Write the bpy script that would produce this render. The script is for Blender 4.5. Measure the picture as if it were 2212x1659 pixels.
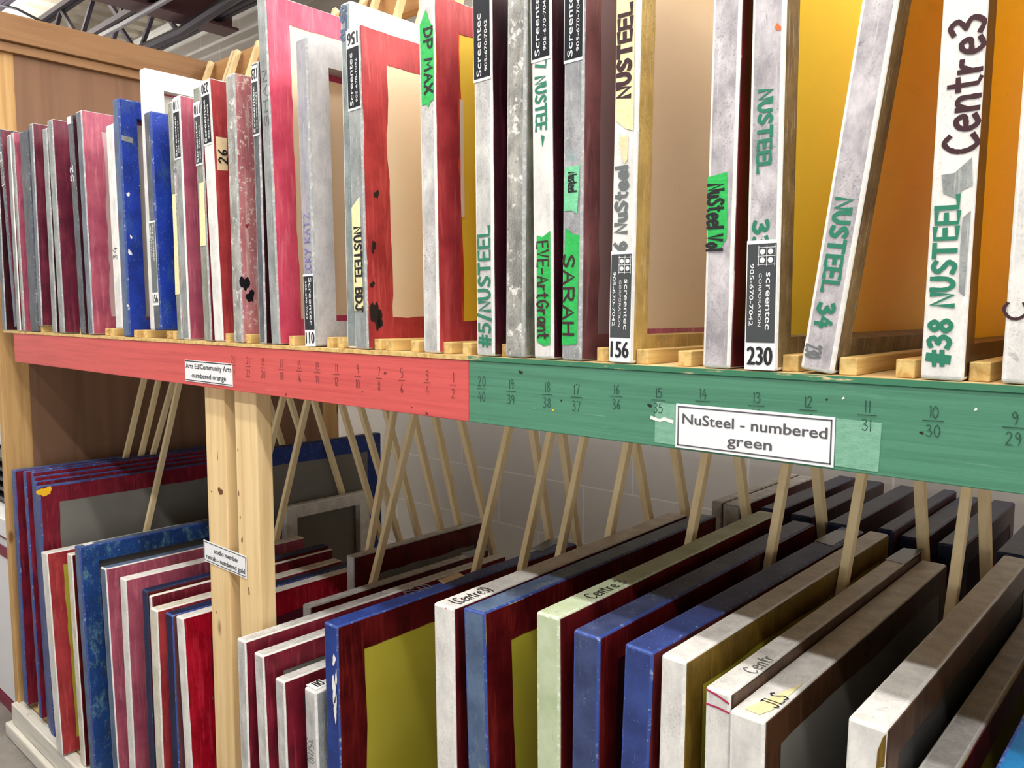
import bpy, bmesh, math, random
from mathutils import Matrix, Vector, Euler
for _o in list(bpy.data.objects): bpy.data.objects.remove(_o)
S = bpy.context.scene; COL = S.collection
random.seed(7)
# ------------------------------------------------------------------ camera
F_PX, YAW, PITCH, ROLL = 1724.65, math.radians(42.025), math.radians(5.141), math.radians(-.145)
CAM = Vector((.86686, -.86227, .0663))
def _basis():
    f = Vector((-math.sin(YAW)*math.cos(PITCH), math.cos(YAW)*math.cos(PITCH), -math.sin(PITCH)))
    r = Vector((math.cos(YAW), math.sin(YAW), 0)); d = f.cross(r)
    c, s = math.cos(ROLL), math.sin(ROLL)
    return c*r+s*d, -s*r+c*d, f
RT, DN, FW = _basis()
cd = bpy.data.cameras.new('camera'); cam = bpy.data.objects.new('camera', cd); COL.objects.link(cam)
cd.sensor_fit = 'HORIZONTAL'; cd.sensor_width = 36; cd.lens = 36*F_PX/2212; cd.clip_start = .02
cam.matrix_world = Matrix(((RT.x, -DN.x, -FW.x, CAM.x), (RT.y, -DN.y, -FW.y, CAM.y), (RT.z, -DN.z, -FW.z, CAM.z), (0, 0, 0, 1)))
S.camera = cam
def ray(u, v): return RT*((u-1106)/F_PX)+DN*((v-829.5)/F_PX)+FW
def at(u, v, x=None, y=None, z=None):               # point of the view ray on a plane of the place
    d = ray(u, v)
    a, val = (0, x) if x is not None else (1, y) if y is not None else (2, z)
    return CAM+d*((val-CAM[a])/d[a])
# ------------------------------------------------------------------ world, lights, exposure
W = bpy.data.worlds.new('World'); S.world = W; W.use_nodes = True
W.node_tree.nodes['Background'].inputs[0].default_value = (1, .985, .965, 1)
_t = W.node_tree; _n = _t.nodes; _bg = _n['Background']       # glow band shaped to brighten the slats, standing for far pale walls; dark roof above
_tc = _n.new('ShaderNodeTexCoord'); _sp = _n.new('ShaderNodeSeparateXYZ'); _t.links.new(_tc.outputs['Generated'], _sp.inputs[0])
_ab = _n.new('ShaderNodeMath'); _ab.operation = 'ABSOLUTE'; _t.links.new(_sp.outputs[2], _ab.inputs[0])
_mr = _n.new('ShaderNodeMapRange'); _t.links.new(_ab.outputs[0], _mr.inputs[0])
for _k, _v in zip((1, 2, 3, 4), (.05, .19, 2.5, .05)): _mr.inputs[_k].default_value = _v
_t.links.new(_mr.outputs[0], _bg.inputs[1])
def strip(y, z, x, sx, sy, power, up=False):          # strip lamps; those facing up are added to brighten the deck
    l = bpy.data.lights.new('ceiling_and_fill_lamp', 'AREA'); l.shape = 'RECTANGLE'; l.size = sx; l.size_y = sy
    l.energy = power; l.color = (1, .985, .955)
    o = bpy.data.objects.new('ceiling_and_fill_lamp', l); COL.objects.link(o); o.location = (x, y, z)
    if up: o.rotation_euler = (math.pi, 0, 0)
strip(-.50, 1.52, 1.9, 8.1, .07, 80)
strip(-1.15, 1.52, 1.7, 8.5, .07, 92)
strip(.45, 1.50, 2.95, 5.4, .10, 132)  # unseen lamp added above the rack to brighten the upper fabrics
strip(.20, 1.50, -4.8, 2.2, .10, 20)  # out-of-view lamp, added as the lower half of the left deck light
strip(1.30, 1.50, 1.6, 6.0, .06, 95)  # unseen lamp added behind the rack to brighten the block wall
strip(-.50, 1.53, 0, 11, .10, 90, True)  # uplight added to brighten the roof deck
strip(.20, 1.51, -4.8, 2.2, .10, 110, True)  # unseen uplight added to brighten the deck at far left
S.view_settings.view_transform = 'Standard'; S.view_settings.look = 'None'
S.view_settings.gamma = 1; S.view_settings.use_curve_mapping = False
S.view_settings.exposure = 0.0
# ------------------------------------------------------------------ helpers
def lin(c): return tuple(((v/255)/12.92 if v <= 10 else ((v/255+.055)/1.055)**2.4) for v in c)+(1,)
class NT:
    def __init__(s, name, rough=.5, spec=.4):
        s.m = bpy.data.materials.new(name); s.m.use_nodes = True; s.t = s.m.node_tree; s.n = s.t.nodes
        s.p = s.n['Principled BSDF']; s.p.inputs['Roughness'].default_value = rough
        s.p.inputs['Specular IOR Level'].default_value = spec
        tc = s.n.new('ShaderNodeTexCoord'); oi = s.n.new('ShaderNodeObjectInfo')
        mu = s.n.new('ShaderNodeMath'); mu.operation = 'MULTIPLY'; mu.inputs[1].default_value = 41.3
        s.l(oi.outputs['Random'], mu.inputs[0])
        cx = s.n.new('ShaderNodeCombineXYZ'); s.l(mu.outputs[0], cx.inputs[0]); s.l(mu.outputs[0], cx.inputs[2])
        ad = s.n.new('ShaderNodeVectorMath'); s.l(tc.outputs['Object'], ad.inputs[0]); s.l(cx.outputs[0], ad.inputs[1])
        s.vec = ad.outputs[0]; s.obj = tc.outputs['Object']
    def l(s, a, b): s.t.links.new(a, b)
    def sc(s, v, base=None):
        n = s.n.new('ShaderNodeVectorMath'); n.operation = 'MULTIPLY'; s.l(base or s.vec, n.inputs[0]); n.inputs[1].default_value = v; return n.outputs[0]
    def noise(s, scale, detail=4, rough=.6, stretch=(1, 1, 1), dist=0, base=None):
        n = s.n.new('ShaderNodeTexNoise'); s.l(s.sc(stretch, base), n.inputs['Vector'])
        n.inputs['Scale'].default_value = scale; n.inputs['Detail'].default_value = detail
        n.inputs['Roughness'].default_value = rough; n.inputs['Distortion'].default_value = dist
        return n.outputs['Fac']
    def step(s, f, a, b):
        n = s.n.new('ShaderNodeMapRange'); n.interpolation_type = 'SMOOTHSTEP'; s.l(f, n.inputs[0])
        n.inputs[1].default_value = a; n.inputs[2].default_value = b; return n.outputs[0]
    def ramp(s, f, cols):
        n = s.n.new('ShaderNodeValToRGB'); s.l(f, n.inputs[0]); e = n.color_ramp.elements
        while len(e) < len(cols): e.new(.5)
        for i, (p, c) in enumerate(cols): e[i].position = p; e[i].color = lin(c)
        return n.outputs[0]
    def mix(s, f, a, b):
        n = s.n.new('ShaderNodeMix'); n.data_type = 'RGBA'
        for sk, v in ((n.inputs[0], f), (n.inputs[6], a), (n.inputs[7], b)):
            if isinstance(v, (int, float)): sk.default_value = v
            elif isinstance(v, tuple): sk.default_value = lin(v[:3]) if len(v) == 3 else v
            else: s.l(v, sk)
        return n.outputs[2]
    def mul(s, a, k):
        n = s.n.new('ShaderNodeMath'); n.operation = 'MULTIPLY'; s.l(a, n.inputs[0])
        if isinstance(k, (int, float)): n.inputs[1].default_value = k
        else: s.l(k, n.inputs[1])
        return n.outputs[0]
    def bump(s, f, strength=.3, dist=.002):
        b = s.n.new('ShaderNodeBump'); b.inputs['Strength'].default_value = strength; b.inputs['Distance'].default_value = dist
        s.l(f, b.inputs['Height']); s.l(b.outputs[0], s.p.inputs['Normal'])
    def done(s, col): s.l(col, s.p.inputs['Base Color']); return s.m
M = {}
def flat(name, c, rough=.6, spec=.3):
    n = NT(name, rough, spec); n.p.inputs['Base Color'].default_value = lin(c); M[name] = n.m; return n.m
def alu(name, c, dark, speck=(45, 45, 48), sp=.66, spots=(), rough=.48, gr=1.0):
    n = NT(name, rough, .45)
    col = n.ramp(n.noise(26, 6, .65, (1, 1, .6)), [(.36, dark), (.62, c)])
    col = n.mix(n.mul(n.step(n.noise(9, 5, .7), .5, .7), .35), col, tuple(int(x*.72) for x in c))
    col = n.mix(n.mul(n.step(n.noise(60, 3, .6, (6, 6, .35)), .56, .72), .30), col, (240, 238, 232))
    col = n.mix(n.mul(n.step(n.noise(75, 7, .72, (1, 1, .5), .8), .52, .66), .45), col, dark)
    for sc_, c2, a, b, k in spots: col = n.mix(n.mul(n.step(n.noise(sc_, 7, .72), a, b), k), col, c2)
    dk = tuple(int(x*.55) for x in dark)
    col = n.mix(n.mul(n.mul(n.step(n.noise(330, 6, .7), .50, .64), n.step(n.noise(12, 4, .65, (1, 1, .6)), .40, .62)), .55*gr), col, dk)
    col = n.mix(n.mul(n.step(n.noise(420, 4, .6, (1, 1, .06)), .60, .70), .35*gr), col, dark)
    col = n.mix(n.mul(n.step(n.noise(38, 8, .74, (1, 1, .7), 1.5), .63, .70), .55*gr), col, dk)
    col = n.mix(n.mul(n.step(n.noise(160, 6, .75), sp, sp+.05), .85), col, speck)
    n.bump(n.noise(180, 4, .6), .12, .001)
    M[name] = n.done(col); return M[name]
def coat(name, c, dark, light, rough=.42, fleck=(235, 225, 215), fk=.72, sk=.6):
    n = NT(name, rough, .32)
    col = n.ramp(n.noise(14, 5, .6), [(.35, dark), (.65, c)])
    br = n.noise(70, 4, .6, (1, 1.2, .12), .6)
    col = n.mix(n.mul(n.step(br, .5, .72), sk), col, light)
    col = n.mix(n.mul(n.step(n.noise(55, 4, .6, (1, 1, .3), 1.2), .60, .70), .5), col, dark)
    col = n.mix(n.mul(n.step(n.noise(95, 6, .7), fk, fk+.04), .85), col, fleck)
    col = n.mix(n.mul(n.step(n.noise(260, 4, .6, (1, 1, .05)), .58, .70), .4), col, light)
    col = n.mix(n.mul(n.step(n.noise(70, 8, .75, (1, 1, .6), 1.2), .66, .70), .7), col, tuple(int(x*.3) for x in dark))
    n.bump(br, .25, .0015)
    M[name] = n.done(col); return M[name]
def paint(name, c, dark, scuff, amt=.57, rough=.48, fl=(225, 228, 230), fk=.69):
    n = NT(name, rough, .3)
    col = n.ramp(n.noise(18, 5, .6), [(.35, dark), (.62, c)])
    col = n.mix(n.mul(n.step(n.noise(22, 8, .78, (1, 1, .5)), amt, amt+.14), .65), col, scuff)
    col = n.mix(n.mul(n.step(n.noise(120, 6, .7), fk, fk+.04), .9), col, fl)
    col = n.mix(n.mul(n.step(n.noise(420, 3, .6), .68, .72), .8), col, fl)
    col = n.mix(n.mul(n.step(n.noise(260, 5, .7, (1, 1, .12), .5), .62, .70), .4), col, scuff)
    col = n.mix(n.mul(n.step(n.noise(300, 5, .7), .52, .66), .3), col, dark)
    n.bump(n.noise(150, 4, .6), .12, .001)
    M[name] = n.done(col); return M[name]
def worn(name, c, chip, thr=.5):
    n = NT(name, .5, .4)
    M[name] = n.done(n.mix(n.step(n.noise(90, 6, .75), thr-.04, thr+.16), c, chip)); return M[name]
def fabric(name, c, c2, trans=.35):
    n = NT(name, .55, .25)
    col = n.mix(n.step(n.noise(3.2, 3, .5), .35, .7), c, c2)
    col = n.mix(n.mul(n.step(n.noise(40, 6, .7), .62, .75), .25), col, tuple(int(v*.8) for v in c2))
    n.done(col)
    tr = n.n.new('ShaderNodeBsdfTranslucent'); n.l(col, tr.inputs[0])
    mx = n.n.new('ShaderNodeMixShader'); mx.inputs[0].default_value = trans
    n.l(n.p.outputs[0], mx.inputs[1]); n.l(tr.outputs[0], mx.inputs[2]); n.l(mx.outputs[0], n.n['Material Output'].inputs[0])
    M[name] = n.m; return n.m
def wood(name, c, dark, axis='z', grain=38, knots=True, rough=.6):
    n = NT(name, rough, .3)
    st = {'z': (1, 1, .05), 'x': (.05, 1, 1), 'y': (1, .05, 1)}[axis]
    g = n.noise(grain, 5, .6, st, .4)
    col = n.ramp(g, [(.33, dark), (.58, c)])
    col = n.mix(n.mul(n.noise(5, 3, .5), .25), col, dark)
    if knots:
        st2 = {'z': (1, 1, .45), 'x': (.45, 1, 1), 'y': (1, .45, 1)}[axis]
        v = n.n.new('ShaderNodeTexVoronoi'); n.l(n.sc(st2), v.inputs['Vector']); v.inputs['Scale'].default_value = 7.5
        col = n.mix(n.mul(n.step(v.outputs['Distance'], .11, .04), .8), col, (105, 62, 34))
    n.bump(g, .12, .001)
    M[name] = n.done(col); return M[name]
def painted_wood(name, c, dark, light, knot):
    n = NT(name, .42, .45)
    g = n.noise(85, 6, .65, (.03, 1, 1), .3)
    col = n.ramp(g, [(.34, dark), (.56, c)])
    col = n.mix(n.mul(n.step(n.noise(130, 4, .6, (.05, 1, 1)), .62, .72), .5), col, light)
    v = n.n.new('ShaderNodeTexVoronoi'); n.l(n.sc((.6, 1, 1)), v.inputs['Vector']); v.inputs['Scale'].default_value = 9
    d = n.step(v.outputs['Distance'], .10, .03)
    col = n.mix(n.mul(n.mul(d, n.step(n.noise(70, 4, .7), .44, .56)), .8), col, knot)
    col = n.mix(n.step(n.noise(60, 6, .7), .73, .76), col, light)
    n.bump(g, .35, .0012)
    M[name] = n.done(col); return M[name]

# --- bare and dirty aluminium
alu('alu_light', (214, 212, 208), (165, 163, 162), spots=[(30, (120, 118, 118), .62, .72, .5)])
alu('alu_gray', (158, 162, 160), (118, 122, 122), spots=[(34, (205, 205, 200), .60, .72, .6)])
alu('alu_dark', (96, 100, 106), (62, 65, 72), spots=[(30, (165, 168, 170), .62, .74, .6)])
alu('alu_slate', (118, 125, 135), (84, 90, 102), spots=[(30, (175, 178, 182), .63, .75, .5)])
alu('alu_olive', (150, 152, 138), (104, 106, 95), spots=[(24, (205, 200, 160), .58, .7, .6)])
alu('alu_teal', (150, 160, 158), (105, 118, 120), spots=[(26, (80, 130, 150), .6, .74, .5), (40, (210, 205, 180), .64, .72, .6)])
alu('alu_white', (236, 233, 227), (206, 203, 200), sp=.69, gr=.75, spots=[(26, (150, 148, 148), .64, .76, .55)])
alu('alu_cream', (228, 222, 204), (192, 186, 168), sp=.7)
alu('alu_crust', (178, 176, 168), (112, 110, 106), sp=.6, spots=[(38, (235, 232, 225), .54, .62, .85), (70, (165, 70, 80), .66, .71, .6), (60, (100, 150, 110), .68, .72, .5)])
alu('alu_mauve', (208, 202, 205), (148, 143, 148), spots=[(16, (190, 120, 150), .64, .78, .45), (30, (100, 100, 104), .63, .72, .5)])
alu('alu_stain', (172, 172, 174), (120, 122, 126), spots=[(14, (90, 150, 155), .56, .7, .6), (18, (170, 120, 150), .58, .72, .5), (50, (225, 222, 215), .6, .68, .6)])
alu('alu_brown', (128, 108, 72), (78, 64, 42), spots=[(20, (60, 48, 30), .55, .7, .6), (40, (190, 160, 100), .64, .74, .5)])
alu('alu_gold_reflect', (196, 164, 92), (160, 130, 70), sp=.72, spots=[(30, (130, 105, 60), .62, .74, .4)])  # yellow reflected from the fabric is put into the rail colour
alu('alu_face', (206, 202, 202), (178, 174, 176), sp=.74, rough=.36, gr=.3)
alu('white_face', (240, 238, 230), (222, 220, 210), sp=.76, gr=.3, spots=[(20, (215, 212, 185), .62, .75, .5)])
alu('alu_lilac', (170, 166, 172), (140, 137, 146), sp=.74, rough=.38, gr=.4)
# --- painted metal
paint('blue_scuffed', (34, 62, 140), (24, 44, 104), (110, 125, 150), .56)
paint('blue_bright', (28, 60, 168), (20, 46, 128), (66, 98, 150), .52, fl=(230, 232, 235), fk=.67)
paint('blue_slate', (86, 98, 140), (66, 76, 118), (120, 130, 155), .6)
paint('blue_worn', (66, 78, 120), (48, 58, 94), (112, 124, 146), .56)
paint('blue_mid', (56, 74, 138), (44, 58, 112), (104, 120, 160), .6)
paint('blue_navy', (24, 36, 76), (16, 24, 52), (60, 72, 105), .62)
paint('blue_teal', (32, 72, 138), (28, 56, 112), (120, 168, 170), .5, fk=.66)
paint('blue_gray', (92, 112, 140), (68, 86, 116), (130, 142, 150), .52)
paint('blue_sky', (30, 120, 175), (20, 90, 145), (120, 180, 210), .6)
paint('pale_green', (198, 210, 178), (176, 190, 152), (150, 158, 140), .56, fl=(110, 170, 90), fk=.73)
worn('worn_white', (222, 220, 216), (242, 240, 235), .5)
worn('worn_blue', (50, 74, 146), (190, 198, 214), .58)
worn('worn_navy', (34, 46, 84), (130, 140, 165), .6)
worn('worn_gray', (160, 163, 163), (205, 204, 200), .5)
worn('worn_dark', (80, 84, 92), (160, 162, 165), .55)
worn('worn_green', (190, 204, 170), (232, 236, 222), .5)
# --- brushed filler on the screens' faces
coat('coat_red', (176, 60, 64), (140, 40, 46), (200, 92, 88))
coat('coat_pink', (214, 84, 110), (184, 58, 86), (232, 124, 142), fk=.76)
coat('coat_rose', (182, 92, 112), (150, 66, 90), (214, 130, 146))
coat('coat_maroon', (118, 42, 62), (84, 24, 44), (142, 66, 84))
coat('coat_wine', (128, 26, 46), (92, 14, 30), (158, 56, 72))
coat('coat_dark', (96, 20, 22), (62, 8, 12), (126, 38, 32), rough=.3)
coat('coat_plum', (60, 14, 28), (36, 6, 16), (96, 34, 48))
coat('coat_mauve', (118, 72, 76), (88, 48, 54), (140, 98, 100))
coat('coat_crimson', (186, 20, 46), (140, 8, 28), (214, 60, 80), rough=.25)
coat('coat_brown', (84, 54, 34), (58, 38, 24), (112, 78, 50), fk=.8)
coat('coat_orange', (214, 74, 34), (176, 46, 22), (236, 120, 60))
coat('coat_ochre', (122, 96, 30), (92, 70, 18), (150, 124, 54), fk=.8)
coat('coat_crust', (204, 132, 136), (168, 98, 104), (226, 200, 190), fk=.56, fleck=(232, 214, 200), sk=.8)
# --- screen fabric
fabric('mesh_white', (228, 222, 216), (214, 206, 200)); fabric('mesh_cream', (250, 238, 212), (246, 226, 196))
fabric('mesh_peach', (255, 240, 214), (252, 234, 206), .5); fabric('mesh_yellow', (254, 226, 90), (250, 214, 62))
fabric('mesh_deep', (255, 236, 84), (255, 230, 66), .34); fabric('mesh_amber', (254, 224, 124), (252, 214, 104), .34)
fabric('mesh_olive', (224, 212, 84), (212, 200, 66)); fabric('mesh_gray', (156, 154, 148), (140, 138, 132))
fabric('mesh_pink', (226, 186, 192), (232, 212, 208)); fabric('mesh_purple', (158, 134, 142), (146, 120, 130))
fabric('mesh_maroon', (112, 40, 58), (92, 28, 46), .2); fabric('mesh_dark', (70, 68, 66), (56, 54, 52), .2)
fabric('mesh_plum', (66, 18, 34), (46, 10, 22), .2)
# --- wood
wood('pine_post', (240, 211, 160), (220, 184, 128)); wood('pine_slat', (246, 226, 180), (234, 208, 158), 'z', 46, False)
wood('pine_rail_y', (160, 122, 86), (136, 98, 66), 'y', 30); wood('pine_rail_x', (196, 150, 98), (168, 122, 76), 'x', 30)
wood('pine_cleat', (226, 196, 130), (184, 146, 82), 'y', 70, False)
wood('plywood_panel', (138, 103, 79), (120, 88, 66), 'z', 16, False); wood('shelf_plywood', (216, 186, 138), (192, 158, 108), 'y', 24, False)
wood('post_tan', (206, 166, 110), (176, 134, 84), 'z', 40)
painted_wood('board_red', (212, 86, 82), (194, 72, 70), (228, 122, 112), (110, 24, 24))
painted_wood('board_green', (76, 136, 108), (64, 120, 94), (118, 170, 140), (16, 44, 34))
painted_wood('board_white', (232, 228, 218), (206, 202, 190), (244, 242, 236), (120, 110, 90))
n = NT('ply_edge_green', .6, .3)
M['ply_edge_green'] = n.done(n.mix(n.step(n.noise(90, 5, .7, (.12, 1, 1)), .56, .64), (62, 122, 92), (214, 196, 150)))
# --- paper, tape, ink
flat('paper', (240, 240, 242), .5); flat('sticker_white', (238, 238, 238), .35); flat('sticker_black', (34, 36, 42), .3)
flat('sticker_charcoal', (62, 66, 68), .3); flat('print_white', (236, 236, 236), .4); flat('print_gray', (88, 88, 92), .5); flat('print_black', (38, 40, 44), .5)
flat('ink_black', (34, 30, 34), .5); flat('ink_brown', (62, 34, 40), .5); flat('ink_green', (44, 122, 96), .5); flat('ink_violet', (128, 108, 176), .5)
flat('ink_white', (230, 232, 235), .5); flat('ink_magenta', (176, 40, 84), .5); flat('pencil_gray', (104, 48, 46), .6); flat('pencil_dark', (42, 78, 64), .6)
flat('ink_yellow', (250, 214, 90), .5); flat('paint_black', (30, 28, 30), .4); flat('paint_yellow', (244, 190, 40), .4)
flat('paint_white', (238, 236, 232), .5); flat('paint_orange', (240, 110, 60), .5); flat('ink_gray', (104, 110, 110), .5)
def tape(name, c, c2, rough=.5):
    n = NT(name, rough, .4); w = n.noise(90, 5, .65, (1, 1, 2.2))
    n.bump(w, .3, .001); M[name] = n.done(n.ramp(w, [(.35, c2), (.6, c)]))
tape('tape_green', (44, 186, 88), (34, 162, 72)); tape('tape_mint', (126, 208, 160), (104, 188, 140)); tape('tape_cream', (236, 228, 178), (222, 212, 156)); tape('tape_tan', (238, 214, 172), (228, 200, 156))
tape('tape_clear', (128, 178, 152), (108, 164, 136), .3)

def link(name, me, parent=None, mats=()):
    o = bpy.data.objects.new(name, me); COL.objects.link(o)
    for m in mats: me.materials.append(M[m] if isinstance(m, str) else m)
    if parent is not None: o.parent = parent
    return o
def mesh(name, vs, fs, parent=None, mats=(), mi=None):
    me = bpy.data.meshes.new(name); me.from_pydata([tuple(v) for v in vs], [], fs); me.validate()
    if mi:
        for p, i in zip(me.polygons, mi): p.material_index = i
    return link(name, me, parent, mats)
BOXF = [(0, 3, 2, 1), (4, 5, 6, 7), (0, 1, 5, 4), (1, 2, 6, 5), (2, 3, 7, 6), (3, 0, 4, 7)]
def box_vf(x0, x1, y0, y1, z0, z1):
    return [(x0, y0, z0), (x1, y0, z0), (x1, y1, z0), (x0, y1, z0), (x0, y0, z1), (x1, y0, z1), (x1, y1, z1), (x0, y1, z1)], BOXF
def bevel_mesh(me, off, seg=2):
    bm = bmesh.new(); bm.from_mesh(me)
    bmesh.ops.bevel(bm, geom=bm.edges[:], offset=off, segments=seg, affect='EDGES', profile=.5)
    bm.to_mesh(me); bm.free()
def box(name, x0, x1, y0, y1, z0, z1, mat, parent=None, bev=.0):
    vs, fs = box_vf(x0, x1, y0, y1, z0, z1)
    o = mesh(name, vs, fs, parent, [mat])
    if bev: bevel_mesh(o.data, bev)
    return o
def beam(name, a, b, w, h, mat, parent=None, bev=.0015, up=(1, 0, 0)):      # square stick from a to b
    a, b = Vector(a), Vector(b); d = (b-a).normalized(); s = Vector(up); s = (s-d*s.dot(d)).normalized(); t = d.cross(s)
    vs = [p+s*i*w/2+t*j*h/2 for p in (a, b) for i, j in ((-1, -1), (1, -1), (1, 1), (-1, 1))]
    o = mesh(name, vs, BOXF, parent, [mat])
    bm = bmesh.new(); bm.from_mesh(o.data); bmesh.ops.recalc_face_normals(bm, faces=bm.faces[:]); bm.to_mesh(o.data); bm.free()
    if bev: bevel_mesh(o.data, bev)
    return o
def tube(name, pts, r, mat, parent=None, ns=8):
    vs, fs = [], []; pts = [Vector(p) for p in pts]
    for i, p in enumerate(pts):
        d = (pts[min(i+1, len(pts)-1)]-pts[max(i-1, 0)]).normalized(); s = d.orthogonal().normalized() if i == 0 else (s0-d*s0.dot(d)).normalized(); s0 = s; t = d.cross(s)
        for k in range(ns): vs.append(p+s*r*math.cos(2*math.pi*k/ns)+t*r*math.sin(2*math.pi*k/ns))
    for i in range(len(pts)-1):
        for k in range(ns): fs.append((i*ns+k, i*ns+(k+1) % ns, (i+1)*ns+(k+1) % ns, (i+1)*ns+k))
    fs += [tuple(range(ns))[::-1], tuple(range((len(pts)-1)*ns, len(pts)*ns))]
    return mesh(name, vs, fs, parent, [mat])
def empty(name, loc=(0, 0, 0), rot=(0, 0, 0)):
    o = bpy.data.objects.new(name, None); COL.objects.link(o); o.location = loc; o.rotation_euler = rot; o.empty_display_size = .05; return o
def tag(o, label, cat, group=None, kind=None):
    o['label'] = label; o['category'] = cat
    if group: o['group'] = group
    if kind: o['kind'] = kind
    return o
def struct(o, label=None):
    o['kind'] = 'structure'
    if label: o['label'] = label
    return o
# ------------------------------------------------------------------ lettering
def _s(*p): return ('s', p)
G = {
 'A': [((0, 0), (3, 10), (6, 0)), ((1.2, 4), (4.8, 4))], 'B': [((0, 0), (0, 10)), _s((0, 10), (4, 9.6), (4.6, 7.6), (3, 5.6), (0, 5.3)), _s((0, 5.3), (4, 5), (5.6, 2.8), (4, .3), (0, 0))],
 'C': [_s((6, 8.5), (3.6, 10), (.8, 7.5), (.3, 3.5), (2.6, 0), (6, 1.4))], 'D': [((0, 0), (0, 10)), _s((-.4, 10), (4, 9), (6, 5), (4, 1), (-.4, 0))],
 'E': [((5.4, 10), (0, 10), (0, 0), (5.4, 0)), ((0, 5), (4.6, 5.2))], 'F': [((5.4, 10), (0, 10), (0, 0)), ((0, 5), (4.4, 5.2))],
 'G': [_s((6, 8.5), (3.4, 10), (.6, 7), (.6, 3), (3, 0), (5.8, 1.6), (6, 4.6)), ((6, 4.6), (3.4, 4.6))], 'H': [((0, 0), (0, 10)), ((5.6, 0), (5.6, 10)), ((0, 5), (5.6, 5.4))],
 'I': [((0, 0), (0, 10))], 'J': [_s((5, 10), (5, 2.4), (3, 0), (0, 1.8)), ((2.4, 10), (6.6, 10))], 'K': [((0, 0), (0, 10)), ((5.6, 10), (.2, 4.8), (6, 0))], 'L': [((0, 10), (0, 0), (5.6, .3))],
 'M': [((0, 0), (1, 10), (4, 3.5), (7, 10), (8, 0))], 'N': [((0, 0), (.2, 10), (5.6, 0), (5.8, 10))], 'O': [_s((3, 10), (.4, 7), (.4, 3), (3, 0), (5.6, 3), (5.6, 7), (3, 10))], 'P': [((0, 0), (0, 10)), _s((0, 10), (4.6, 9.6), (5.6, 7.4), (4, 5), (0, 4.8))],
 'R': [((0, 0), (0, 10)), _s((0, 10), (4.6, 9.6), (5.4, 7.4), (4, 5.2), (0, 5)), ((2, 5), (6, 0))], 'S': [_s((5.6, 8.8), (3, 10), (.6, 8), (2.6, 5.4), (5.4, 3), (3.4, .2), (0, 1.2))],
 'T': [((0, 10), (6.6, 10)), ((3.3, 10), (3.2, 0))], 'U': [_s((0, 10), (.2, 3), (2.8, 0), (5.4, 3), (5.6, 10))], 'V': [((0, 10), (2.8, 0), (5.8, 10))], 'X': [((0, 10), (6, 0)), ((6, 10), (0, 0))],
 'Y': [((0, 10), (3, 5)), ((6, 10), (1.4, -1))], 'Z': [((0, 10), (6, 10), (0, 0), (6, 0))],
 'a': [_s((4.6, 5.4), (2.4, 6.6), (.2, 3.2), (2, 0), (4.5, 3)), ((4.6, 6.4), (4.8, 0))], 'd': [_s((4.6, 5), (2.4, 6.4), (.2, 3), (2, 0), (4.5, 2.5)), ((4.7, 10), (4.8, 0))],
 'e': [_s((.4, 3.4), (4.8, 4), (3.6, 6.5), (1, 5.6), (.2, 2.6), (2, 0), (5, 1))], 'l': [((0, 10), (.1, 0))], 'n': [((0, 6.4), (.1, 0)), _s((.1, 3.6), (2, 6.3), (4.2, 5.4), (4.4, 0))],
 'o': [_s((2.5, 6.4), (.2, 3.2), (2.4, 0), (4.8, 3.2), (2.5, 6.4))], 'r': [((0, 6.4), (.1, 0)), _s((.1, 3.4), (1.6, 5.9), (3.8, 6))], 's': [_s((4, 6), (2, 6.6), (.6, 5), (3.6, 2.4), (2.4, 0), (.2, .8))], 't': [((2, 9.4), (2.1, .8), (4, 0)), ((0, 6.6), (4.4, 6.8))],
 'u': [_s((0, 6.4), (.2, 1.8), (2, 0), (4.2, 2)), ((4.3, 6.4), (4.6, 0))], '0': [_s((3, 10), (.4, 7), (.4, 3), (3, 0), (5.4, 3), (5.4, 7), (3, 10))], '1': [((.6, 8.6), (1.6, 10), (1.6, 0))],
 '2': [_s((0, 8), (2.4, 10), (4.8, 7.8), (3, 4), (0, 0)), ((0, 0), (5.6, 0))], '3': [_s((.2, 9), (3, 10), (4.8, 7.8), (2, 5.4)), _s((2, 5.4), (5.4, 3.4), (3.4, .1), (0, 1))], '4': [((3.4, 10), (0, 4), (6, 4)), ((4.4, 7), (4.4, 0))],
 '5': [((5.4, 10), (1, 10), (.6, 5.8)), _s((.6, 5.8), (3.6, 6.2), (5.4, 3.4), (3, .2), (0, .9))], '6': [_s((4.4, 10), (1, 6), (.6, 2), (3, 0), (5, 2.4), (3, 4.8), (.8, 3))], '7': [((0, 10), (5.4, 10), (2, 0))],
 '8': [_s((3, 5.3), (.8, 7.6), (3, 10), (5, 7.6), (3, 5.3), (.4, 2.4), (3, 0), (5.6, 2.4), (3, 5.3))], '9': [_s((5, 7.6), (2.8, 10), (.4, 7.6), (2.4, 5), (5, 7.4), (5, 4), (3.6, 0))],
 '#': [((1.6, 0), (2.8, 10)), ((4.2, 0), (5.4, 10)), ((0, 3.2), (7, 3.6)), ((0, 6.6), (7, 7))], '/': [((0, -1), (3.4, 11))], '-': [((0, 4.6), (4, 4.8))], '(': [_s((2, 11), (0, 7), (0, 3), (2, -1))], ')': [_s((0, 11), (2, 7), (2, 3), (0, -1))], ' ': []}
def smooth(p):
    out = []; n = len(p)
    for i in range(n-1):
        a, b, c, d = p[max(i-1, 0)], p[i], p[i+1], p[min(i+2, n-1)]
        for k in range(6):
            t = k/6
            out.append(tuple(.5*(2*b[j]+(c[j]-a[j])*t+(2*a[j]-5*b[j]+4*c[j]-d[j])*t*t+(3*b[j]-a[j]-3*c[j]+d[j])*t**3) for j in (0, 1)))
    return out+[p[-1]]
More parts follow.
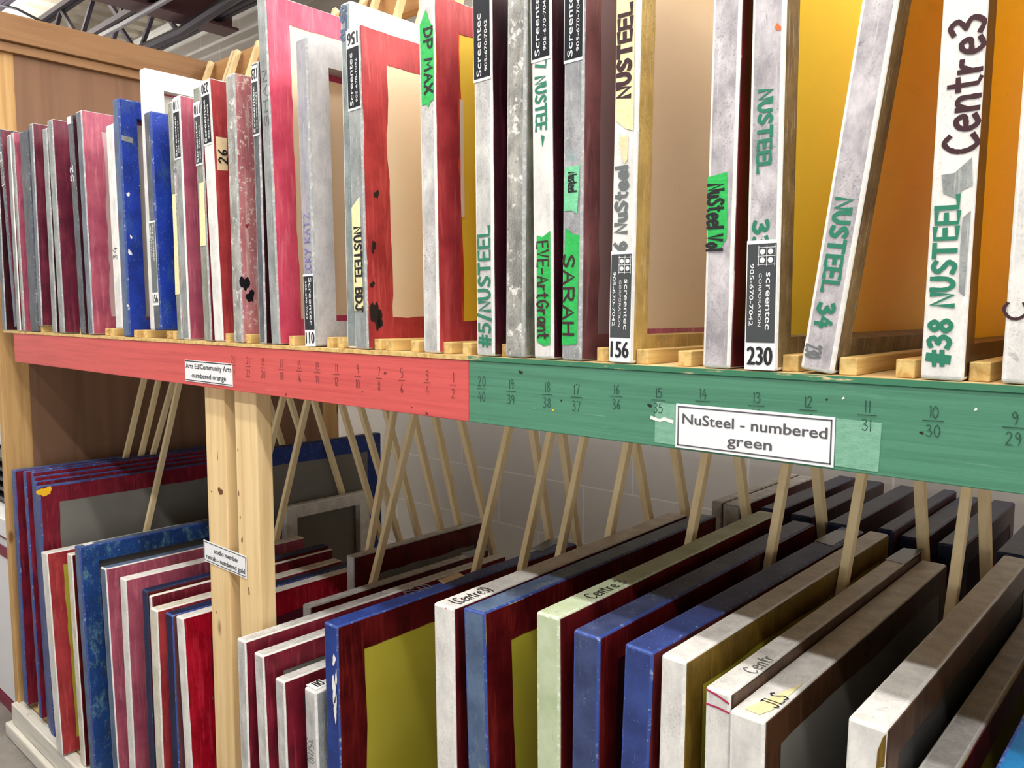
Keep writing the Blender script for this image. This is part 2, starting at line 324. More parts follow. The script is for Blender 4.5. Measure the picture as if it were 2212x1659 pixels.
def stroke_polys(text, jit=.25):
    x = 0; polys = []
    for ch in text:
        w = 0
        for g in G[ch]:
            p = smooth(g[1]) if g[0] == 's' else list(g)
            w = max(w, max(q[0] for q in p)); dx, dy = random.uniform(-jit, jit), random.uniform(-jit, jit)
            polys.append([((q[0]+x+dx)/10, (q[1]+dy)/10) for q in p])
        x += (w if ch != ' ' else 2.6)+2.5
    return polys, max(.01, (x-2.5)/10)
def ribbon(polys, half):
    vs, fs = [], []
    for pi_, p in enumerate(polys):
        n = len(p); b = len(vs)
        for i, q in enumerate(p):
            a, c = p[max(i-1, 0)], p[min(i+1, n-1)]
            dx, dy = c[0]-a[0], c[1]-a[1]; l = math.hypot(dx, dy) or 1; dx /= l; dy /= l
            ex = -half*.7 if i == 0 else half*.7 if i == n-1 else 0
            w = half*random.uniform(.85, 1.1); h = pi_*.00003+i*.000004
            vs += [(q[0]+dx*ex-dy*w, q[1]+dy*ex+dx*w, h), (q[0]+dx*ex+dy*w, q[1]+dy*ex-dx*w, h)]
        fs += [(b+2*i, b+2*i+1, b+2*i+3, b+2*i+2) for i in range(n-1)]
    return vs, fs
def frame2d(origin, ex, ey, nrm): return Vector(origin), Vector(ex), Vector(ey), Vector(nrm)
def put2d(name, vs, fs, fr, mat, parent, lift=.0006):
    o, ex, ey, nn = fr
    return mesh(name, [o+ex*q[0]+ey*q[1]+nn*(lift+(q[2] if len(q) > 2 else 0)) for q in vs], fs, parent, [mat])
def write(text, fr, length, height, width, mat, parent, name='handwriting', lift=.0007, slant=0):
    """marker strokes along ex from the origin, centred across ey"""
    polys, w = stroke_polys(text); k = length/w
    polys = [[(x*k+slant*y*height, (y-.5)*height) for x, y in p] for p in polys]
    vs, fs = ribbon(polys, width/2)
    return put2d(name, vs, fs, fr, mat, parent, lift)
_font = {}
def font_geo(text, bold=0.0):
    key = (text, bold)
    if key not in _font:
        cu = bpy.data.curves.new('t', 'FONT'); cu.body = text; cu.size = 1; cu.offset = bold; cu.resolution_u = 3
        o = bpy.data.objects.new('t', cu); COL.objects.link(o); bpy.context.view_layer.update()
        me = bpy.data.meshes.new_from_object(o.evaluated_get(bpy.context.evaluated_depsgraph_get()))
        vs = [(v.co.x, v.co.y) for v in me.vertices]; fs = [tuple(p.vertices) for p in me.polygons]
        bpy.data.objects.remove(o); bpy.data.meshes.remove(me); bpy.data.curves.remove(cu)
        xs = [v[0] for v in vs]; x0 = min(xs); _font[key] = ([(a-x0, b) for a, b in vs], fs, max(xs)-x0)
    return _font[key]
def typeset(items, fr, mat, parent, name='lettering', lift=.0006):
    """items: (text, x, y, length, height, bold) in the frame's 2d metres, y the baseline"""
    vs, fs = [], []
    for text, x, y, length, height, bold in items:
        if text == 'BOX': v, f = [(x, y), (x+length, y), (x+length, y+height), (x, y+height)], [(0, 1, 2, 3)]
        elif text == 'DISC':
            v = [(x+length*math.cos(k*math.pi/8), y+length*math.sin(k*math.pi/8)) for k in range(16)]; f = [tuple(range(16))]
        else:
            g, f, w = font_geo(text, 0); v = [(x+a*length/w, y+b*height/.72) for a, b in g]
        b = len(vs); vs += v; fs += [tuple(i+b for i in q) for q in f]
        if bold and text not in ('BOX', 'DISC'):
            for k, (ox, oy) in enumerate(((-1, -.4), (1, .4), (0, 1), (0, -1))):
                d = bold*height; b = len(vs); vs += [(p[0]+ox*d, p[1]+oy*d*.5, .00002*(k+1)) for p in v]; fs += [tuple(i+b for i in q) for q in f]
    return put2d(name, vs, fs, fr, mat, parent, lift)
# ------------------------------------------------------------------ the room
FLOOR, SHELF2, X0, X1, YB = -1.46, -1.335, -2.29, 2.30, 1.40
n = NT('concrete', .55, .3)
c_ = n.ramp(n.noise(5, 6, .65, base=n.obj), [(.36, (104, 99, 95)), (.62, (138, 132, 127))])
c_ = n.mix(n.mul(n.step(n.noise(60, 5, .7), .55, .7), .4), c_, (104, 98, 94)); M['concrete'] = n.done(c_)
n = NT('block_wall', .55, .3)
mp = n.n.new('ShaderNodeMapping'); mp.inputs['Rotation'].default_value = (math.pi/2, 0, 0); mp.inputs['Location'].default_value = (.11, .07, 0); n.l(n.obj, mp.inputs[0])
bt = n.n.new('ShaderNodeTexBrick'); n.l(mp.outputs[0], bt.inputs['Vector']); bt.inputs['Scale'].default_value = 1
bt.inputs['Brick Width'].default_value = .47; bt.inputs['Row Height'].default_value = .235; bt.inputs['Mortar Size'].default_value = .004; bt.inputs['Mortar Smooth'].default_value = .5
bt.inputs['Color1'].default_value = lin((206, 202, 196)); bt.inputs['Color2'].default_value = lin((198, 195, 190)); bt.inputs['Mortar'].default_value = lin((226, 224, 218))
c_ = n.mix(n.mul(n.step(n.noise(90, 4, .7), .70, .74), .5), bt.outputs['Color'], (90, 88, 86)); n.bump(bt.outputs['Fac'], -.25, .003); M['block_wall'] = n.done(c_)
n = NT('white_wall', .6, .3); M['white_wall'] = n.done(n.ramp(n.noise(3, 3, .5), [(.3, (226, 226, 228)), (.7, (238, 238, 238))]))
n = NT('deck', .6, .3); M['deck'] = n.done(n.ramp(n.noise(4, 5, .6), [(.3, (206, 198, 182)), (.7, (238, 230, 214))]))
struct(box('floor', -6.5, 3.2, -5, 2.0, FLOOR-.05, FLOOR, 'concrete'))
struct(box('wall_back', -6.5, 3.2, 1.70, 1.80, FLOOR, 2.1, 'block_wall'))
struct(box('wall_left', -6.1, -6.0, -5, 1.70, FLOOR, 2.1, 'white_wall'))
vs, fs = [], []                                    # ribbed metal roof deck
xs = []
x = -6.5
while x < 3.2: xs += [(x, 2.0), (x+.09, 2.0), (x+.105, 2.045), (x+.165, 2.045)]; x += .18
for a, b in xs: vs += [(a, -5, b), (a, 1.8, b), (a, -5, b+.01), (a, 1.8, b+.01)]
for i in range(len(xs)-1): fs += [(4*i, 4*i+4, 4*i+5, 4*i+1)[::-1], (4*i+2, 4*i+6, 4*i+7, 4*i+3)]
struct(mesh('ceiling', vs, fs, None, ['deck']))
flat('steel_purple', (96, 66, 72), .45); flat('steel_dark', (70, 64, 74), .5); flat('conduit_gray', (150, 148, 156), .35); flat('cable_black', (34, 30, 32), .5)
b_ = empty('steel_beam', (-3.36, 0, 1.60)); tag(b_, 'purple brown steel roof beam crossing above the end panel of the rack', 'beam')
for nm, (xa, xb, za, zb) in (('bottom_flange', (-.075, .075, 0, .012)), ('web', (-.005, .005, .012, .21)), ('top_flange', (-.075, .075, .21, .222))):
    box(nm, xa, xb, -5, 1.5, za, zb, 'steel_purple', b_)
def joist(y, z, label):
    r = empty('roof_joist', (0, y, z)); tag(r, label, 'joist', 'dark steel roof joists')
    for nm, dz in (('bottom_chord', 0), ('top_chord', .26)):
        for s in (-.016, .016): box(nm, -6, 3.2, s-.013, s+.013, dz, dz+.03, 'steel_dark', r)
    pts = [(-6+.28*i, 0, .02+(i % 2)*.25) for i in range(33)]
    for i in range(0, 32): beam('web_bar', pts[i], pts[i+1], .022, .022, 'steel_dark', r, 0, (0, 1, 0))
joist(.55, 1.64, 'dark steel roof joist nearest the front, above the upper screens')
joist(1.06, 1.64, 'dark steel roof joist passing over the middle rail of the rack')
joist(1.40, 1.64, 'dark steel roof joist close to the block wall')
for pts, r_, m_, lb, nm in (([(-6, .95, 1.58), (-3.6, 1.0, 1.57), (-1.5, 1.02, 1.585), (3, 1.0, 1.58)], .014, 'conduit_gray', 'gray metal conduit running below the roof joists', 'conduit'),
    ([(-6, 1.22, 1.60), (-3.4, 1.24, 1.56), (-2.3, 1.2, 1.60), (2, 1.25, 1.6)], .028, 'steel_dark', 'thick dark pipe running beside the roof joists', 'pipe'),
    ([(-4.6, .2, 1.99), (-4.3, .35, 1.75), (-3.9, .6, 1.62), (-3.75, .8, 1.5), (-3.6, 1.0, 1.35), (-3.5, 1.4, 1.3)], .007, 'cable_black', 'thin black cable looping down from the roof', 'cable'),
    ([(-3.1, .90, 1.62), (-2.7, .88, 1.52), (-2.3, .87, 1.50), (-1.8, .90, 1.55)], .006, 'cable_black', 'thin black cable sagging under the roof joists', 'cable')):
    tag(tube(nm, pts, r_, m_), lb, nm)
# --- white laminate cabinet standing left of the rack
flat('laminate', (236, 236, 240), .35); flat('maroon_trim', (128, 34, 62), .4); flat('tray_black', (46, 46, 48), .4)
cb = empty('cabinet', (-2.40, .03, FLOOR)); tag(cb, 'white laminate cabinet with maroon trim left of the rack', 'cabinet')
box('body', -1.4, 0, .004, .6, .05, .70, 'laminate', cb, .002); box('baseboard', -1.4, 0, 0, .6, 0, .045, 'maroon_trim', cb)
box('trim_band', -1.4, 0, 0, .6, .612, .652, 'maroon_trim', cb); box('trim_line', -1.4, 0, 0, .006, .684, .698, 'maroon_trim', cb); box('worktop', -1.42, .002, -.012, .62, .70, .77, 'laminate', cb, .004)
tr = empty('tray_stack', (-2.58, .09, FLOOR+.77)); tag(tr, 'stack of black paper trays on the white cabinet', 'tray')
for k in range(5): box('tray', -.36, .05, 0, .3, .012+.04*k, .027+.04*k, 'tray_black', tr)
for sx in (-.35, .04): box('upright', sx-.008, sx+.008, .02, .28, 0, .20, 'tray_black', tr)
# ------------------------------------------------------------------ the rack
R_ = empty('storage_rack', (0, 0, 0)); tag(R_, 'pine storage rack with red and green painted shelf board, slotted for screens', 'rack')
shelf = box('shelf_board', X0+.04, X1, .001, YB, -.0068, 0, 'shelf_plywood', R_)
fr_ = box('front_board', -2.135, 0, 0, .019, -.102, -.0072, 'board_red', R_, .0012); fr_['label'] = 'red painted half of the shelf front board'
fg_ = box('front_board', 0.0005, X1, 0, .019, -.102, -.0072, 'board_green', R_, .0012); fg_['label'] = 'green painted half of the shelf front board'
box('shelf_edge', -2.135, 0, -.0015, .001, -.0070, -.0006, 'pine_cleat', R_); box('shelf_edge', 0, X1, -.0015, .001, -.0070, -.0006, 'ply_edge_green', R_)
for x in (-.882, -.748): box('post', x, x+.089, .021, .059, SHELF2, -.0072, 'pine_post', R_, .003)
PP = frame2d((0, .0208, 0), (1, 0, 0), (0, 0, 1), (0, -1, 0))
box('post', X0-.038, X0, -.002, .089, FLOOR, 1.06, 'post_tan', R_, .003); box('post', X0-.038, X0+.001, YB-.089, YB, FLOOR, 1.06, 'post_tan', R_, .003)
box('end_panel', X0-.012, X0-.001, .02, YB-.02, FLOOR+.05, .99, 'plywood_panel', R_)
box('end_panel', X1, X1+.012, .02, YB-.02, FLOOR+.05, .99, 'plywood_panel', R_)  # unseen right end, added to keep stray light from under the shelf
for y in (0, YB-.089): box('post', X1+.012, X1+.05, y, y+.089, FLOOR, 1.06, 'post_tan', R_, .003)
box('panel_rail', X0, X0+.040, .03, YB, .972, 1.062, 'pine_rail_y', R_, .002); box('panel_rail', X0, X0+.022, .03, YB, .940, .971, 'pine_rail_y', R_, .0015)
box('middle_rail', X0+.041, X1, .772, .81, .962, 1.05, 'pine_rail_x', R_, .002)
box('lower_rail', X0+.041, X1, .66, .698, -.102, -.0072, 'pine_rail_x', R_, .002)
box('lower_shelf', X0, X1, .02, YB, SHELF2-.018, SHELF2, 'shelf_plywood', R_)
box('kick_board', X0-.02, X1, -.02, .018, SHELF2-.075, SHELF2-.0005, 'board_white', R_, .004); box('kick_board', X0-.05, X1, -.035, .05, FLOOR, SHELF2-.077, 'board_white', R_, .006)
# numbers pencilled on the boards
PF = frame2d((0, 0, 0), (1, 0, 0), (0, 0, 1), (0, -1, 0))
def pencil(u, v, a, b, par, mat, zn, zb, zd, h):
    x = at(u, v, y=0).x; polys = []
    for t, z in ((a, zn), (b, zd)):
        p, w = stroke_polys(t, .5); L = h*.74*w
        polys += [[(x-L/2+q[0]*h*.74, z-h/2+q[1]*h) for q in k] for k in p]
    bw = .0075 if len(b) == 1 else .0095
    polys.append([(x-bw, zb), (x+bw, zb+.0004)])
    vs, fs = ribbon(polys, .00048); put2d('pencil_number', vs, fs, PF, mat, par, .0005)
for u, a, b in ((505, '23', '24'), (537, '21', '22'), (569, '19', '20'), (609, '17', '18'), (647, '15', '16'), (686, '13', '14'), (727, '11', '12'), (773, '9', '10'), (819, '7', '8'), (868, '5', '6'), (923, '3', '4'), (979, '1', '2')):
    pencil(u, 800+u*.03, a, b, fr_, 'pencil_gray', -.035, -.0475, -.0605, .0150)
for u, a, b, s in ((1041, '20', '40', 1.05), (1104, '19', '39', 1), (1182, '18', '38', 1), (1245, '17', '37', 1), (1331, '16', '36', .9), (1422, '15', '35', .9), (1518, '14', '34', .9), (1633, '13', '33', .9), (1745, '12', '32', .9), (1872, '11', '31', .9), (2015, '10', '30', .88), (2190, '9', '29', .88)):
    zc = -.049 if u < 1300 else -.043 if u < 1500 else -.040
    pencil(u, 870+(u-1041)*.06, a, b, fg_, 'pencil_dark', zc+.0105*s, zc, zc-.0115*s, .0135*s)
# paper signs taped to the rack
def sign(label, x0, x1, z0, z1, y, lines, ink, border, bold):
    s = box('paper_sign', x0, x1, y-.0012, y-.0006, z0, z1, 'paper'); tag(s, label, 'sign')
    t = .0016; i = .0028; fr = frame2d((x0, y-.0012, z0), (1, 0, 0), (0, 0, 1), (0, -1, 0)); w, h = x1-x0, z1-z0
    typeset([('BOX', i, i, w-2*i, t, 0), ('BOX', i, h-i-t, w-2*i, t, 0), ('BOX', i, i, t, h-2*i, 0), ('BOX', w-i-t, i, t, h-2*i, 0)] if border else [('BOX', .002, h-.0035, w-.004, .0022, 0), ('BOX', .002, .002, w-.004, .0018, 0)], fr, ink, s, 'border_line', .0003)
    typeset([(tx, a*w, b*h, l*w, hh*h, bold) for tx, a, b, l, hh in lines], fr, ink, s, 'lettering', .0003)
    return s
s1 = sign('white printed paper sign on the green half of the shelf board', .363, .5565, -.0995, -.045, 0, [('NuSteel - numbered', .05, .56, .91, .235), ('green', .36, .19, .28, .235)], 'print_gray', True, .03)
for q in (((1416, 868), (1461, 874), (1461, 962), (1414, 955)), ((1806, 903), (1905, 914), (1897, 1020), (1803, 1006))):
    ps = [at(u, v, y=-.0004) for u, v in q]; mesh('tape', ps, [(0, 3, 2, 1)], s1, ['tape_clear'])
vs, fs = ribbon([[(at(1408+i*9, 902+((i*7) % 3)*2.2+i*.9, y=0).x, at(1408+i*9, 902+((i*7) % 3)*2.2+i*.9, y=0).z) for i in range(6)]], .0022)
put2d('paper_scrap', vs, fs, PF, 'paint_white', s1, .0007)
sign('small white paper sign on the red half of the shelf board', -.926, -.711, -.0935, -.0445, 0, [('Arts Ed/Community Arts', .02, .62, .96, .24), ('-numbered orange', .13, .2, .74, .24)], 'print_black', False, .035)
sign('white paper sign pinned across the two pine posts', -.905, -.712, -.520, -.469, .0205, [('studio member', .26, .56, .56, .22), ('rentals - numbered gold', .06, .18, .9, .22)], 'print_black', True, .04)
# knots and chips of paint on the boards
def blob(name, ctr, rx, rz, mat, par, fr=PF, k=26, lift=.0004):
    k = 26; ph = [random.uniform(0, 6.3) for _ in range(4)]
    def rad(t): return .82+.20*math.sin(2*t+ph[0])+.13*math.sin(3*t+ph[1])+.08*math.sin(5*t+ph[2])+.05*math.sin(9*t+ph[3])
    vs = [(ctr[0]+rx*rad(6.2832*i/k)*math.cos(6.2832*i/k), ctr[1]+rz*rad(6.2832*i/k)*math.sin(6.2832*i/k)) for i in range(k)]
    return put2d(name, vs, [tuple(range(k))], fr, mat, par, lift)
for u, v, r, m_ in ((1125, 804, .004, 'paint_black'), (1213, 865, .002, 'paint_black'), (1404, 876, .0035, 'paint_black'), (1157, 882, .002, 'tape_green'), (1195, 886, .0024, 'paint_yellow'), (1786, 863, .0016, 'paint_black'), (1822, 860, .0018, 'paint_white'), (1991, 935, .0022, 'paint_black'), (2108, 884, .0018, 'paint_white')):
    p = at(u, v, y=0); blob('paint_spot', (p.x, p.z), r, r*.8, m_, fg_)
for u, v, r in ((832, 806, .0035), (783, 845, .002), (922, 893, .0035), (618, 852, .003), (890, 880, .002)):
    p = at(u, v, y=0); blob('knot', (p.x, p.z), r, r*.8, 'pencil_gray', fr_)
flat('knot_brown', (112, 66, 38), .6)
_posts = [o for o in R_.children if o.name.startswith('post') and o.data.vertices[0].co.x > -1.2]
for u, v, rx, rz, k in ((476, 1061, .011, .011, 0), (457, 1062, .002, .003, 0), (514, 972, .002, .004, 1), (516, 1066, .002, .006, 1), (519, 1117, .002, .004, 1), (523, 1166, .003, .009, 1), (538, 1278, .003, .010, 1), (467, 1322, .002, .004, 0), (460, 1508, .002, .004, 0), (470, 985, .0015, .010, 0)):
    p = at(u, v, y=.0208); blob('knot', (p.x, p.z), rx, rz, 'knot_brown', _posts[k], PP)
# ------------------------------------------------------------------ printing screens
def ring(name, T, Wd, H, w, mats, parent, bev=.0042):
    bm = bmesh.new(); v = []
    for x in (0, T):
        for y, z in ((0, 0), (Wd, 0), (Wd, H), (0, H), (w, w), (Wd-w, w), (Wd-w, H-w), (w, H-w)): v.append(bm.verts.new((x, y, z)))
    for i in range(4):
        j = (i+1) % 4
        bm.faces.new((v[i], v[j], v[4+j], v[4+i])).material_index = 0
        bm.faces.new((v[8+i], v[12+i], v[12+j], v[8+j])).material_index = 2
        bm.faces.new((v[i], v[8+i], v[8+j], v[j])).material_index = 0
        bm.faces.new((v[4+i], v[4+j], v[12+j], v[12+i])).material_index = 2
    bm.normal_update(); bmesh.ops.recalc_face_normals(bm, faces=bm.faces[:])
    outer = {v[i] for i in (0, 1, 2, 3, 8, 9, 10, 11)}
    r = bmesh.ops.bevel(bm, geom=[e for e in bm.edges if e.verts[0] in outer and e.verts[1] in outer], offset=bev, segments=3, affect='EDGES', profile=.5)
    for f in r['faces']: f.material_index = 1
    me = bpy.data.meshes.new(name); bm.to_mesh(me); bm.free()
    return link(name, me, parent, mats)
def border(T, Wd, H, w, ext, mat, parent):          # filler brushed over the face, ragged along the fabric
    N = 22; out, inn = [], []
    def wob(n, a):
        k = [random.uniform(-a, a) for _ in range(n)]; return [(k[i]+k[i-1]+k[(i+1) % n])/2 for i in range(n)]
    for c0, c1, i0, i1 in (((0, 0), (Wd, 0), (w, w), (Wd-w, w)), ((Wd, 0), (Wd, H), (Wd-w, w), (Wd-w, H-w)), ((Wd, H), (0, H), (Wd-w, H-w), (w, H-w)), ((0, H), (0, 0), (w, H-w), (w, w))):
        a, b = wob(N, .0012), wob(N, .0022+ext*.18)
        d = ((c1[0]-c0[0]), (c1[1]-c0[1])); L = math.hypot(*d); nx, ny = -d[1]/L, d[0]/L
        for i in range(N):
            t = i/N; e = min(1, min(i, N-i)/2.0)
            o_ = .0022+abs(a[i]); q = ext+b[i]*e; tx = .0022*(1-2*t)
            out.append((c0[0]+d[0]*t+nx*o_+d[0]/L*tx, c0[1]+d[1]*t+ny*o_+d[1]/L*tx))
            tx = q*(1-2*t) if e < 1 else ext*(1-2*t)
            inn.append((i0[0]+(i1[0]-i0[0])*t+nx*q+d[0]/L*tx, i0[1]+(i1[1]-i0[1])*t+ny*q+d[1]/L*tx))
    n_ = len(out); vs = [(T+.0013, y, z) for y, z in out]+[(T+.0013, y, z) for y, z in inn]+[(T, y, z) for y, z in out]+[(T+.0004, y, z) for y, z in inn]
    fs = []
    for i in range(n_):
        j = (i+1) % n_
        fs += [(i, j, n_+j, n_+i), (2*n_+i, 2*n_+j, j, i), (n_+i, n_+j, 3*n_+j, 3*n_+i)]
    return mesh('filler_border', vs, fs, parent, [mat])
class Screen:
    def __init__(s, label, tl, bl, tru, Wd=.5, y0=0.0, base=0.0, w=.038, edge='alu_gray', wear='worn_gray', side=None, cm=None, fab='mesh_white', back=False, ext=.006, yaw=0, group='screens on the upper shelf', T=None, H=None):
        pt, pb = at(*tl, y=y0), at(*bl, y=y0)
        T = T or (at(tru, tl[1], y=y0).x-pt.x)
        k = (pt.x-pb.x)/(pt.z-pb.z); xb = pb.x+(base-pb.z)*k; ang = math.atan(k)
        s.build(label, (xb, y0, base+.0005+(T*math.sin(ang) if ang > 0 else 0)), ang, yaw, T, Wd, H or (pt.z-base)/math.cos(ang), w, edge, wear, side, cm, fab, back, ext, group)
    def build(s, label, loc, ang, yaw, T, Wd, H, w, edge, wear, side, cm, fab, back, ext, group):
        s.T, s.W, s.H = T, Wd, H
        s.r = empty('printing_screen', loc, (0, ang, yaw)); tag(s.r, label, 'screen', group)
        s.m = Matrix.Translation(loc) @ Euler((0, ang, yaw)).to_matrix().to_4x4(); s.i = s.m.inverted()
        s.f = ring('frame', T, Wd, H, w, [edge, wear, side or cm or edge], s.r)
        q = .003
        if back: vs, fs = box_vf(.001, .0016, w-.002, Wd-w+.002, w-.002, H-w+.002)
        else: vs, fs = box_vf(T-.0002, T+.0004, q, Wd-q, q, H-q)
        s.fab = mesh('screen_fabric', vs, fs, s.r, [fab])
        if cm and not back: s.c = border(T, Wd, H, w, ext, cm, s.r)
        if cm and back: mesh('filler_border', [(.0018, y, z) for y, z in ((w, w), (Wd-w, w), (Wd-w, H-w), (w, H-w), (w+ext, w+ext), (Wd-w-ext, w+ext), (Wd-w-ext, H-w-ext), (w+ext, H-w-ext))], [(0, 1, 5, 4), (1, 2, 6, 5), (2, 3, 7, 6), (3, 0, 4, 7)], s.r, [cm])
    def loc(s, u, v, pl='front'):
        o = s.i @ CAM; d = (s.i.to_3x3() @ ray(u, v)); a, val = {'front': (1, 0), 'top': (2, s.H), 'side': (0, s.T)}[pl]
        return o+d*((val-o[a])/d[a])
    def fr(s, dirn, x, z, pl='front'):
        if pl == 'front':
            ex, ey = {'up': ((0, 0, 1), (-1, 0, 0)), 'down': ((0, 0, -1), (1, 0, 0)), 'h': ((1, 0, 0), (0, 0, 1)), 'flip': ((-1, 0, 0), (0, 0, -1))}[dirn]
            return frame2d((x, 0, z), ex, ey, (0, -1, 0))
        if pl == 'top': return frame2d((x, z, s.H+.0004), (0, 1, 0), (-1, 0, 0), (0, 0, 1))
        ex, ey = {'h': ((0, 1, 0), (0, 0, 1)), 'up': ((0, 0, 1), (0, -1, 0)), 'down': ((0, 0, -1), (0, 1, 0))}[dirn]
        return frame2d((s.T+.0013, x, z), ex, ey, (1, 0, 0))
    def text(s, t, p0, p1, hf=.5, wd=.0045, ink='ink_black', pl='front', xo=0, lift=.0005, slant=0):
        a, b = s.loc(*p0, pl), s.loc(*p1, pl)
        if pl == 'front': dirn = 'up' if b.z > a.z else 'down'; f = s.fr(dirn, (a.x+b.x)/2+xo, a.z); L = abs(b.z-a.z)
        elif pl == 'top': f = s.fr('', (a.x+b.x)/2, a.y, 'top'); L = abs(b.y-a.y)
        else:
            dirn = 'up' if b.z > a.z else 'down'; f = s.fr(dirn, (a.y+b.y)/2, a.z, 'side'); L = abs(b.z-a.z)
        return write(t, f, L, s.T*hf, wd, ink, s.r, lift=lift, slant=slant)
    def poly(s, name, pts, mat, pl='front', lift=.0007):
        vs = []
        for u, v in pts:
            p = s.loc(u, v, pl)
            if pl == 'front': p.y = -lift; p.x = min(max(p.x, .0004), s.T-.0004)
            elif pl == 'top': p.z = s.H+lift
            else: p.x = s.T+lift
            vs.append(p)
        return mesh(name, vs, [tuple(range(len(vs)))], s.r, [mat])
    def sticker(s, zc, num, style='B', flip=False, L=.135, xr=(.03, .97), panel='sticker_black'):
        x0, x1 = s.T*xr[0], s.T*xr[1]; w = x1-x0; o = box('label_sticker', x0, x1, -.0008, -.0003, zc-L/2, zc+L/2, 'sticker_white', s.r)
        f = s.fr('flip' if flip else 'h', x1 if flip else x0, zc+(L/2 if flip else -L/2)); f[0].y = -.0008
        pz0 = .031; pl = L-pz0-.004
        typeset([('BOX', .0012, pz0, w-.0024, pl, 0)], f, panel, o, 'printed_panel', .0003)
        g = s.fr('up' if flip else 'down', x1 if flip else x0, (zc+L/2-L) if flip else zc+L/2); g[0].y = -.0008
        # along the sticker: a measured from its far end, b across
        if flip: g = frame2d((x1, -.0008, zc-L/2), (0, 0, 1), (-1, 0, 0), (0, -1, 0))
        else: g = frame2d((x0, -.0008, zc+L/2), (0, 0, -1), (1, 0, 0), (0, -1, 0))
        if style == 'A':
            it = [('screentec', .036, w*.66, .064, w*.19, .03), ('CORPORATION', .037, w*.42, .060, w*.10, 0), ('905-670-7042', .026, w*.13, .070, w*.13, .02)]
            for a in (.013, .0225):
                for b in (w*.52, w*.78): it.append(('DISC', a, b, w*.085, 0, 0))
            for k in range(3): it += [('BOX', .008+.0095*k, w*.36, .0006, w*.58, 0), ('BOX', .006, w*(.39+.26*k), .023, .0006, 0)]
        else: it = [('Screentec', .007, w*.54, .088, w*.27, .02), ('905-670-7042', .012, w*.20, .072, w*.15, .02)]
        typeset(it, g, 'print_white', o, 'lettering', .0006)
        typeset([(num, w*.10, .006, w*.8, .021, .04)], f, 'print_black', o, 'number', .0004)
        return o
    def zat(s, u, v): return s.loc(u, v).z
UP = 'screens on the upper shelf'; LL = 'screens in the lower left bay'; LM = 'screens in the lower middle bay'; LB = 'screens standing in the back row'
# ---------------- upper shelf, from the end panel towards the viewer
def U(label, tl, bl, tru, **k): return Screen(label, tl, bl, tru, **k)
U('gray screen with a maroon face, first on the upper shelf at the end panel', (-17, 281), (4.8, 712), -9, edge='alu_slate', cm='coat_plum', fab='mesh_plum')
u = U('dark slate screen with a black sticker, second from the end panel', (-5.5, 285), (30, 704), 2.5, base=.012, T=.026, edge='alu_slate', wear='worn_dark', cm='coat_maroon', fab='mesh_maroon')
u.sticker(u.zat(4, 365), '110', flip=True, L=.11)
U('narrow light gray screen with a dull red face, third on the upper shelf', (13.5, 294), (36.5, 715), 21.5, edge='alu_gray', wear='worn_white', cm='coat_wine', fab='mesh_maroon')
U('screen with a red upper edge standing behind the narrow gray one', (22.5, 288), (48, 712), 29, T=.024, edge='alu_gray', cm='coat_rose', fab='mesh_maroon')
U('wide charcoal screen near the end panel, darkest edge of the row', (41, 287), (66, 714.5), 57, edge='alu_dark', wear='worn_dark', side='alu_dark', fab='mesh_dark', back=True)
U('slate gray screen with a plum face, beside the wide charcoal one', (62, 269), (83, 702), 69.6, base=.019, edge='alu_slate', cm='coat_maroon', fab='mesh_plum')
U('thin gray screen leaning against a taller maroon faced one', (90.5, 280), (112.6, 717), 100.5, edge='alu_gray', cm='coat_plum', fab='mesh_plum')
U('gray screen with a bare mauve maroon face showing no sticker', (101, 262), (128.5, 719.6), 112, edge='alu_gray', wear='worn_gray', cm='coat_maroon', fab='mesh_maroon')
u = U('black edged screen marked 52 in white', (144.5, 252), (173.5, 723), 155, edge='alu_dark', wear='worn_dark', cm='coat_plum', fab='mesh_plum')
u.text('52', (158, 391), (153, 360), .6, .003, 'ink_white'); u.poly('label_sticker', [(145.5, 253), (154, 251), (154.5, 267), (146, 269)], 'paint_white')
U('slate screen with a streaky pink face and pale fabric', (163.5, 242.5), (190.5, 724.7), 175, w=.036, edge='alu_slate', cm='coat_rose', fab='mesh_pink', ext=.014)
u = U('off white screen with black scribbles, left of the first blue frame', (228, 273), (250, 712), 243, base=.0195, edge='alu_white', wear='worn_white', cm='coat_rose', fab='mesh_gray')
u.text('34', (249, 560), (248, 535), .6, .002, 'ink_black')
u = U('scuffed blue screen with a gray edge and pale fabric', (242, 217), (267.5, 727), 255, w=.044, edge='blue_gray', wear='worn_blue', side='blue_bright', fab='mesh_white', cm='coat_rose', back=True, ext=.008)
for q in ((277, 420, .008), (283, 512, .006), (280, 545, .009), (276, 660, .005), (284, 548, .004)): p = u.loc(q[0], q[1], 'side'); blob('paint_spot', (p.y, p.z), q[2]*.5, q[2], 'paint_white', u.r, frame2d((u.T, 0, 0), (0, 1, 0), (0, 0, 1), (1, 0, 0)))
u.poly('tape_residue', [(262, 292), (287, 298), (287, 310), (263, 303)], 'alu_gray', 'side')
U('bright white screen standing taller than its blue neighbours', (300, 151), (324, 711), 314, w=.046, edge='alu_white', wear='worn_white', side='white_face', fab='mesh_white', cm='coat_pink', back=True, ext=.004, y0=.012, base=.0195, T=.028)
u = U('shorter bright blue screen with a sticker low on its edge', (310, 245), (333, 710), 324, w=.046, y0=-.004, base=.0195, edge='alu_dark', wear='worn_blue', side='blue_bright', fab='mesh_dark', back=True)
u.sticker(.16, '156', L=.2, panel='ink_gray')
u = U('olive gray screen with cream tape, marked 34', (361, 222), (382.7, 717), 371.5, edge='alu_olive', wear='worn_gray', cm='coat_rose', fab='mesh_gray')
